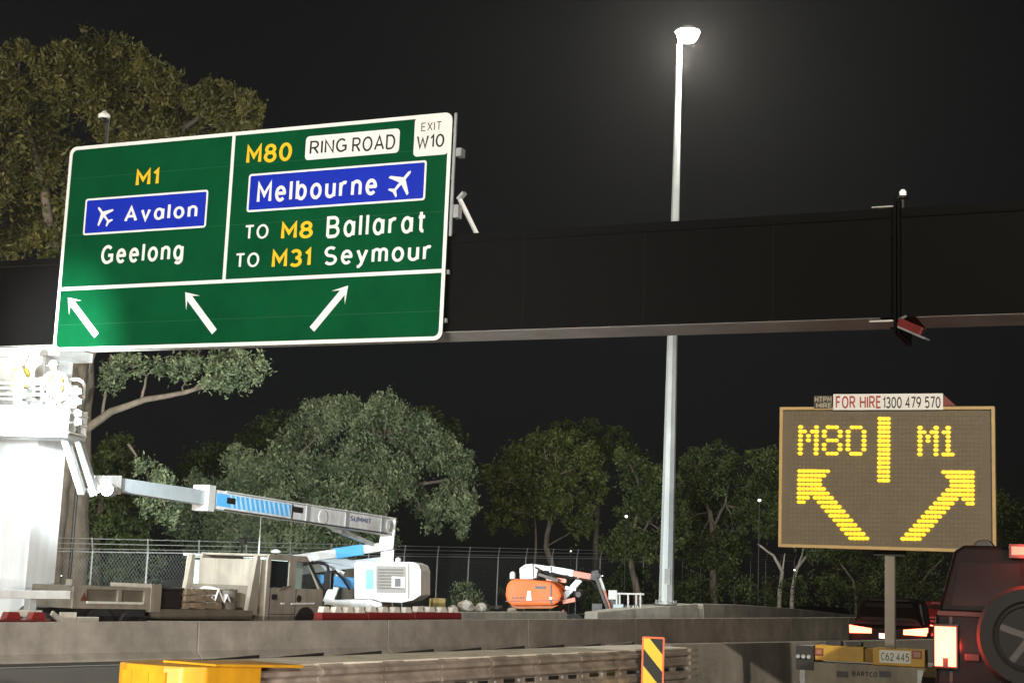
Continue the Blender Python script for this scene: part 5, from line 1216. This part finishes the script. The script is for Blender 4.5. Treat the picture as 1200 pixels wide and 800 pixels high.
# ------------------------------------------------------------------ workers in the basket
def person(label, fr, u, w, z0, Hh, yaw, lean=0., arm=0):
    cy, sy = math.cos(yaw), math.sin(yaw)
    root = thing('person', label, 'person', fr.P(u, z0, w), group='workers in the lift basket')
    fwd = fr.u*cy + fr.c*sy; rgt = -fr.u*sy + fr.c*cy; O = fr.P(u, z0, w); k = Hh/1.75
    def P(f, r, z): return O + fwd*((f + lean*max(0, z-.95))*k) + rgt*(r*k) + Z*(z*k)
    V = []; E = []; Rd = []
    def add(p, r, par=None):
        V.append(p); Rd.append(r*k); i = len(V)-1
        if par is not None: E.append((par, i))
        return i
    pel = add(P(0,0,.95), .15); wa = add(P(0,0,1.10), .135, pel); ch = add(P(0,0,1.32), .155, wa); sh = add(P(0,0,1.44), .11, ch); nk = add(P(.01,0,1.52), .055, sh); hd_ = add(P(.02,0,1.62), .092, nk); add(P(.025,0,1.70), .088, hd_)
    for s in (-1, 1):
        hp = add(P(0,s*.10,.90), .10, pel); kn_ = add(P(.04,s*.11,.50), .066, hp); an_ = add(P(0,s*.11,.10), .048, kn_); add(P(.14,s*.12,.05), .04, an_)
        so_1 = add(P(0,s*.19,1.42), .062, sh); el = add(P(.12+.1*arm,s*.25,1.17+.12*arm), .048, so_1); wr = add(P(.36,s*.16,1.17+.25*arm), .036, el); pm = add(P(.44,s*.14,1.19+.27*arm), .036, wr)
        for q in range(4): f1 = add(P(.50,s*(.11+.02*q),1.19+.27*arm+.01*q), .010, pm); add(P(.53,s*(.115+.018*q),1.165+.27*arm), .009, f1)
        f1 = add(P(.46,s*.10,1.215+.27*arm), .011, pm); add(P(.50,s*.095,1.22+.27*arm), .009, f1)
    me = bpy.data.meshes.new('body'); me.from_pydata([tuple(v) for v in V], E, [])
    tmp = bpy.data.objects.new('tmp', me); COL.objects.link(tmp)
    sk_ = tmp.modifiers.new('skin', 'SKIN')
    for i, sv in enumerate(me.skin_vertices[0].data): sv.radius = (Rd[i], Rd[i]); sv.use_root = (i == 0)
    ss = tmp.modifiers.new('sub', 'SUBSURF'); ss.levels = 2; ss.render_levels = 2
    m2 = bpy.data.meshes.new_from_object(tmp.evaluated_get(bpy.context.evaluated_depsgraph_get())); bpy.data.objects.remove(tmp)
    inv = WM[root.name].inverted(); m2.transform(inv); m2.materials.clear(); m2.materials.append(mat('work clothes', (.55,.52,.42), .8, var=.15, scale=5)); m2.name = 'body'
    skin = mat('skin', (.48,.30,.22), .6, var=.05); m2.materials.append(skin)
    for p in m2.polygons:
        p.use_smooth = True; zc_ = p.center.z/k
        if zc_ > 1.535 or (zc_ < 1.5 and (p.center.x**2+p.center.y**2)**.5/k > .43): p.material_index = 1
    bo = bpy.data.objects.new('body', m2); COL.objects.link(bo); bo.parent = root; WM[bo.name] = WM[root.name]
    up = (P(0,0,1.7)-P(0,0,1.5)).normalized(); hc = P(.02,0,1.665)
    hel = MB().lathe(hc, up, [(.118*k,0),(.122*k,.02*k),(.115*k,.07*k),(.085*k,.12*k),(.04*k,.145*k),(.0,.15*k)], 18).build('helmet', WHITE, root, smooth=True)
    MB().bar(hc+fwd*.09*k, hc+fwd*.17*k, .16*k, .015*k).build('peak', WHITE, hel)
    MB().lathe(P(.0,0,1.06), up, [(.165*k,0),(.185*k,.1*k),(.20*k,.3*k),(.17*k,.38*k),(.09*k,.43*k)], 16).build('vest', mat('hi vis vest', (.80,.62,.12), .7, var=.1), root, smooth=True)
    for s in (-1, 1): MB().lathe(hc+fwd*.095*k+rgt*s*.034*k-up*.03*k, fwd, [(.013*k,0),(.008*k,.008*k),(.0,.01*k)], 8).build('eye', BLACK, root)
    MB().bar(hc+fwd*.09*k-up*.04*k, hc+fwd*.118*k-up*.062*k, .024*k, .022*k).build('nose', skin, root)
    MB().bar(hc+fwd*.088*k-up*.088*k-rgt*.02*k, hc+fwd*.088*k-up*.088*k+rgt*.02*k, .01*k, .008*k).build('mouth', mat('lips', (.3,.12,.1), .6, var=0), root)
    return root
zfl = zf+.062
person('worker in white helmet and pale work clothes at the left edge of the raised basket', BKF, kx(4)[0], -.5, zfl, 1.66, R(-20), .05, .2)
person('worker in white helmet and yellow vest at the right of the raised basket', BKF, kx(52)[0], -.45, zfl, 1.52, R(200), .22, .5)

# ------------------------------------------------------------------ orange boom lift
OF = facing(12, at_y(640, 700, 56)); OF.o.z = 0
ox = lambda x, y: OF.px(x, y)
ol = thing('boom_lift', 'orange folded boom lift parked behind the barrier', 'boom lift', OF.P(0, 0, -1))
def op(xs, w0, w1, name, ma, parent=ol, bevel=.02): return MB().prism(OF, [ox(*p) for p in xs], w0, w1).build(name, ma, parent, bevel=bevel)
def ob(a, b, wd, th, name, ma, w=0., parent=ol, th2=None): return MB().bar(OF.P(*ox(*a), w), OF.P(*ox(*b), w), wd, th*56/1800, w2=wd, h2=(th2 or th)*56/1800).build(name, ma, parent, bevel=.012)
hsg = op([(592,697),(593,686),(597,680),(604,677.5),(640,680.5),(648,683),(655,690),(658,698),(655,705),(648,709),(600,709.5),(594,705)], -1.9, 0, 'engine_cover', ORANGE, bevel=.09)
op([(596,709),(654,708.5),(646,712.5),(604,713)], -1.6, -.2, 'turntable', mat('dull orange', (.35,.10,.02), .6, var=.2), bevel=.02)
op([(592.3,703.6),(657,702.6),(657,703.4),(592.3,704.4)], .001, .012, 'cover_seam', DARK, hsg, 0)
op([(645,683.5),(647,683.5),(647,708),(645,708)], .001, .012, 'cover_seam', DARK, hsg, 0)
op([(618,692),(622,692),(623,703),(617,703)], .001, .014, 'decal', SWHT, hsg, 0); op([(644,699),(647,699),(647,702),(644,702)], .002, .02, 'latch', SWHT, hsg, 0)
MB().lathe(OF.P(*ox(598,676), -.4), Z, [(.10,-.05),(.10,.14),(.06,.2),(.0,.22)], 12).build('beacon', WHITE, ol)
op([(606,678),(605.5,665),(612,660.5),(621,659.5),(622,678)], -1.2, -.5, 'boom_tower', GREYB)
op([(622,660),(642,663),(642,668.5),(627,667),(625,677),(622,677)], -1.15, -.55, 'boom_butt', WHITE)
ob((640,666), (668,671), .30, 8, 'main_boom', GREYB, -.85); ob((667,671), (692,675.5), .24, 7, 'boom_extension', mat('red orange paint', (.50,.12,.06), .4, var=.2), -.85)
ob((636,677), (660,680), .26, 5, 'lower_boom', mat('red orange paint', (.5,.12,.06)), -.8); ob((628,672), (652,680), .15, 4, 'lift_cylinder', DARK, -.5)
ob((656,700), (676,678), .2, 7, 'tower_link', GREYB, -.8); ob((660,688), (673,690), .2, 4, 'link_arm', WHITE, -.5); ob((657,705), (672,702), .2, 5, 'link_arm', mat('red orange paint', (.5,.12,.06)), -.5)
MB().lathe(OF.P(*ox(675,696), -.9), OF.c, [(.2,0),(.24,.1),(.1,.4)], 12).build('slew_motor', DARK, ol)
op([(688,678),(690,668),(698,666.5),(700,676),(694,680)], -1.05, -.65, 'knuckle', DARK)
ob((697,672), (704,692), .16, 4.5, 'jib', WHITE, -.8); ob((695,675), (709,714), .12, 3.5, 'jib_link', DARK, -.65); ob((703,690), (711,716), .16, 5, 'jib', mat('red orange paint', (.5,.12,.06)), -.8)
for x, w in ((672.5, -.1), (606, -.1), (672.5, -1.9), (606, -1.9)):
    r = 12.5*56/1800*.98; c_ = ox(x, 712+12.5); o = OF.P(c_[0], r, w)
    wl = MB().lathe(o-OF.c*.14, OF.c, [(r*.5,0),(r*.92,0),(r,.04),(r,.26),(r*.92,.30),(r*.6,.30),(r*.55,.26)], 22).build('wheel', RUB, ol)
    MB().lathe(o-OF.c*.14, OF.c, [(r*.56,.1),(r*.56,.27),(r*.2,.24)], 12).build('rim', GALV, wl)
MB().fbox(OF, ox(602,720)[0], ox(676,720)[0], .35, .72, -1.75, -.25).build('chassis', DARK, ol)
op([(658,722),(658,714),(661,714),(661,722)], -.3, -.1, 'axle_stop', RED)
# basket at the end of the jib
op([(691.5,721.5),(691.5,706.5),(704,706.5),(704,721.5)], -1.4, -.4, 'basket_panel', BLACK); op([(705,722),(705,700),(718,700),(718,722)], -1.4, -.9, 'basket_panel', BLACK)
op([(711.5,702),(711.5,691),(721.5,691),(721.5,702)], -.5, -.3, 'control_box', mat('pale mint box', (.55,.62,.60), .5, var=.1)); op([(718,722.5),(718,708),(730,707.5),(730,722.5)], -.3, -.1, 'control_box', mat('pale blue box', (.40,.50,.55), .5, var=.1))
for x in (721.5, 725, 735, 744.5, 749.5): ob((x,722), (x,695 if x != 749.5 else 694), .06, 2, 'basket_post', WHITE, -.25)
ob((721,695), (750,695.5), .06, 2, 'basket_rail', WHITE, -.25); ob((721,695), (750,695.5), .06, 2, 'basket_rail', WHITE, -1.3)
op([(731,721.5),(731,708),(750,708),(750,721.5)], -.28, -.22, 'basket_panel', DARK); MB().fbox(OF, ox(712,722)[0], ox(750,722)[0], ox(730,722)[1]-.06, ox(730,722)[1], -1.35, -.2).build('basket_floor', DARK, ol)
for k in range(3): op([(735.5+k*5,721),(735.5+k*5,709),(737+k*5,709),(737+k*5,721)], -.215, -.19, 'mesh_bar', GALV)
MB().fbox(OF, ox(716,722)[0], ox(746,722)[0], .0, ox(730,722)[1]-.061, -1.2, -.35).build('basket_stand', DARK, ol)

for k in range(5): op([(600+k*3.2,699),(602+k*3.2,699),(602+k*3.2,701.4),(600+k*3.2,701.4)], .002, .012, 'vent_slot', DARK, hsg, 0)
op([(627,686),(640,686.5),(640,690),(627,689.5)], .002, .006, 'decal', DARK, hsg, 0)
MB().tube([OF.P(*ox(642,670), -.6), OF.P(*ox(664,676), -.55), OF.P(*ox(690,680), -.6), OF.P(*ox(697,690), -.6)], .03, 6).build('hose', BLACK, ol)
MB().tube([OF.P(*ox(624,664), -.5), OF.P(*ox(640,672), -.45), OF.P(*ox(662,674), -.6)], .03, 6).build('hose', BLACK, ol)

# ------------------------------------------------------------------ red and white plastic barriers behind the concrete
RF = along(ROAD, 21.9)
def plastic(x0, x1, ytop, label, ma, capm, dr, knobs=4):
    fr = along(ROAD, dr); a = fr.px(x0, ytop); b = fr.px(x1, ytop); z = (a[1]+b[1])/2
    t = thing('plastic_barrier', label, 'barrier', fr.P((a[0]+b[0])/2, 0, -.2), group='plastic barriers behind the concrete')
    L = b[0]-a[0]
    MB().hexa([fr.P(a[0]+.01,0,.05), fr.P(b[0]-.01,0,.05), fr.P(b[0]-.01,0,-.45), fr.P(a[0]+.01,0,-.45), fr.P(a[0]+.01,z-.12,-.1), fr.P(b[0]-.01,z-.12,-.1), fr.P(b[0]-.01,z-.12,-.3), fr.P(a[0]+.01,z-.12,-.3)]).build('body', ma, t, bevel=.02)
    for k in range(knobs):
        s = a[0]+L*(k+.5)/knobs
        MB().prism(fr, [(s-L/knobs*.30, z-.119), (s+L/knobs*.30, z-.119), (s+L/knobs*.2, z+.01), (s-L/knobs*.2, z+.01)], -.28, -.12).build('top_lug', capm, t, bevel=.01)
    return t
WPL = mat('white plastic', (.70,.68,.62), .5, var=.1)
xs = np.linspace(381, 545, 4)
for i, nm in enumerate(('left of three red plastic barriers below the white lift housing', 'middle of three red plastic barriers below the white lift housing', 'right of three red plastic barriers below the white lift housing')):
    plastic(xs[i], xs[i+1], 711.5, nm, RED, WPL, 21.6, 4)
plastic(-24, 66, 717.5, 'dark red plastic barrier at the far left in front of the pier', RED, RED, 21.6, 3)
# white steel guard on stubby posts by the pier
WR = along(ROAD, 23.2); wx = lambda x, y: WR.px(x, y)
wr_ = thing('steel_guard_rail', 'white steel guard rail on a stubby post in front of the pier', 'guard rail', WR.P(wx(40, 700)[0], 0))
a, b = wx(-30, 690.5), wx(83, 692); MB().hexa([WR.P(a[0],wx(-30,700.5)[1],0), WR.P(b[0],wx(83,701.5)[1],0), WR.P(b[0],wx(83,701.5)[1],-.1), WR.P(a[0],wx(-30,700.5)[1],-.1), WR.P(a[0],a[1],0), WR.P(b[0],b[1],0), WR.P(b[0],b[1],-.1), WR.P(a[0],a[1],-.1)]).build('rail', WHITE, wr_, bevel=.01)
for x in (40, -20):
    a = wx(x, 702); MB().hexa([WR.P(a[0]-.10,.0,-.02), WR.P(a[0]+.16,.0,-.02), WR.P(a[0]+.16,.0,-.2), WR.P(a[0]-.10,.0,-.2), WR.P(a[0]-.07,a[1],-.02), WR.P(a[0]+.07,a[1],-.02), WR.P(a[0]+.07,a[1],-.18), WR.P(a[0]-.07,a[1],-.18)]).build('post', GALV, wr_)
    c_ = wx(x+2, 716)[1]; MB().prism(WR, [(a[0]-.17, c_+.02), (a[0]+.2, c_+.02), (a[0]+.13, c_-.1), (a[0]-.1, c_-.1)], -.28, .04).build('post_collar', WPL, wr_)
wb = thing('barrier_board', 'white painted board lying against the barrier left of the truck', 'board', WR.P(wx(100, 720)[0], 0, .4))
a, b = WR.px(71, 728, .5), WR.px(90, 717, .5); MB().fbox(WR, a[0], b[0], a[1]-.3, b[1], .45, .5).build('panel', WPL, wb)
a, b = WR.px(90, 727.5, .5), WR.px(116, 722.5, .5); MB().fbox(WR, a[0]+.003, b[0], a[1]-.3, b[1], .45, .5).build('panel', WPL, wb)
a = WR.px(66, 724, .5); MB().bar(WR.P(a[0]-.1, a[1]+.1, .47), WR.P(a[0]+.1, a[1]-.02, .47), .05, .09).build('arm', WPL, wb)
a, b = WR.px(70, 730, .5), WR.px(130, 724, .5); MB().fbox(WR, a[0], b[0], 0, a[1]-.301, .44, .49).build('stand', DARK, wb)

# ------------------------------------------------------------------ spoil heap and loose rocks
hp0 = at_y(520, 712, 47.2)
N = 18; vs = []; fs = []
for i in range(N+1):
    for j in range(9):
        u = -1.9+3.9*i/N; w = -1.4+2.8*j/8; r = (u/1.95)**2+(w/1.4)**2
        h = max(-.1, (1-r))*(hp0.z-.12)+random.uniform(-.06, .06); vs.append((hp0.x+u, hp0.y+w, max(-.1, h)))
for i in range(N):
    for j in range(8): fs.append((i*9+j, i*9+j+1, (i+1)*9+j+1, (i+1)*9+j))
o = MB().add(vs, fs).build('spoil_heap', DIRT, smooth=True); tag(o, 'low heap of grey spoil behind the red plastic barriers', 'spoil heap')
def rock(x0, y0, x1, y1, Y, ma, label, box=False):
    c = at_y((x0+x1)/2, (y0+y1)/2, Y); sx = (x1-x0)*Y/1800; sz = (y1-y0)*Y/1800*1.15
    bm = bmesh.new(); bmesh.ops.create_icosphere(bm, subdivisions=2, radius=.5) if not box else bmesh.ops.create_cube(bm, size=1.0)
    if box: bmesh.ops.subdivide_edges(bm, edges=bm.edges[:], cuts=2, use_grid_fill=True)
    for v in bm.verts:
        v.co *= random.uniform(.82, 1.1) if not box else random.uniform(.93, 1.06)
        v.co.x *= sx; v.co.y *= sx; v.co.z *= sz
    me = bpy.data.meshes.new('rock'); bm.to_mesh(me); bm.free(); me.materials.append(ma)
    o = bpy.data.objects.new('rock', me); COL.objects.link(o); o.location = c; o.rotation_euler = (0, 0, .35)
    return tag(o, label, 'rock', 'loose rocks on the spoil')
rock(505, 702, 520, 716, 46, YSTONE, 'squarish yellow rock standing on the spoil heap', True)
rock(535, 704, 556, 717, 46.4, STONE, 'pale jagged rock right of the yellow block')
rock(523, 709, 537, 718, 45.6, STONE, 'small grey rock between the yellow block and the pale rock')
rock(556, 707, 572, 717, 47, STONE, 'cream rock at the right end of the spoil heap')
rock(486, 710, 503, 718, 45.4, STONE, 'flat grey rock left of the yellow block')
rock(574, 709, 591, 717, 50, BLACK, 'dark round bundle left of the orange lift')
rock(594, 712, 606, 717.5, 50.5, STONE, 'small rubble lump under the orange lift')

# ------------------------------------------------------------------ thin halo haze
hz_ = MB().box((0, 60, 14), (240, 220, 31)).build('haze', mat('tmp haze', (1,1,1), var=0)); stuff(hz_)  # added volume that gives the lamps a soft lens-like halo
hm_ = bpy.data.materials.new('halo haze'); hm_.use_nodes = True; t_ = hm_.node_tree
for n_ in list(t_.nodes):
    if n_.type == 'BSDF_PRINCIPLED': t_.nodes.remove(n_)
vn = t_.nodes.new('ShaderNodeVolumePrincipled'); vn.inputs['Color'].default_value = (.9, .92, .95, 1); vn.inputs['Density'].default_value = .0002; vn.inputs['Anisotropy'].default_value = .6
t_.links.new(vn.outputs[0], t_.nodes['Material Output'].inputs['Volume']); hz_.data.materials.clear(); hz_.data.materials.append(hm_)
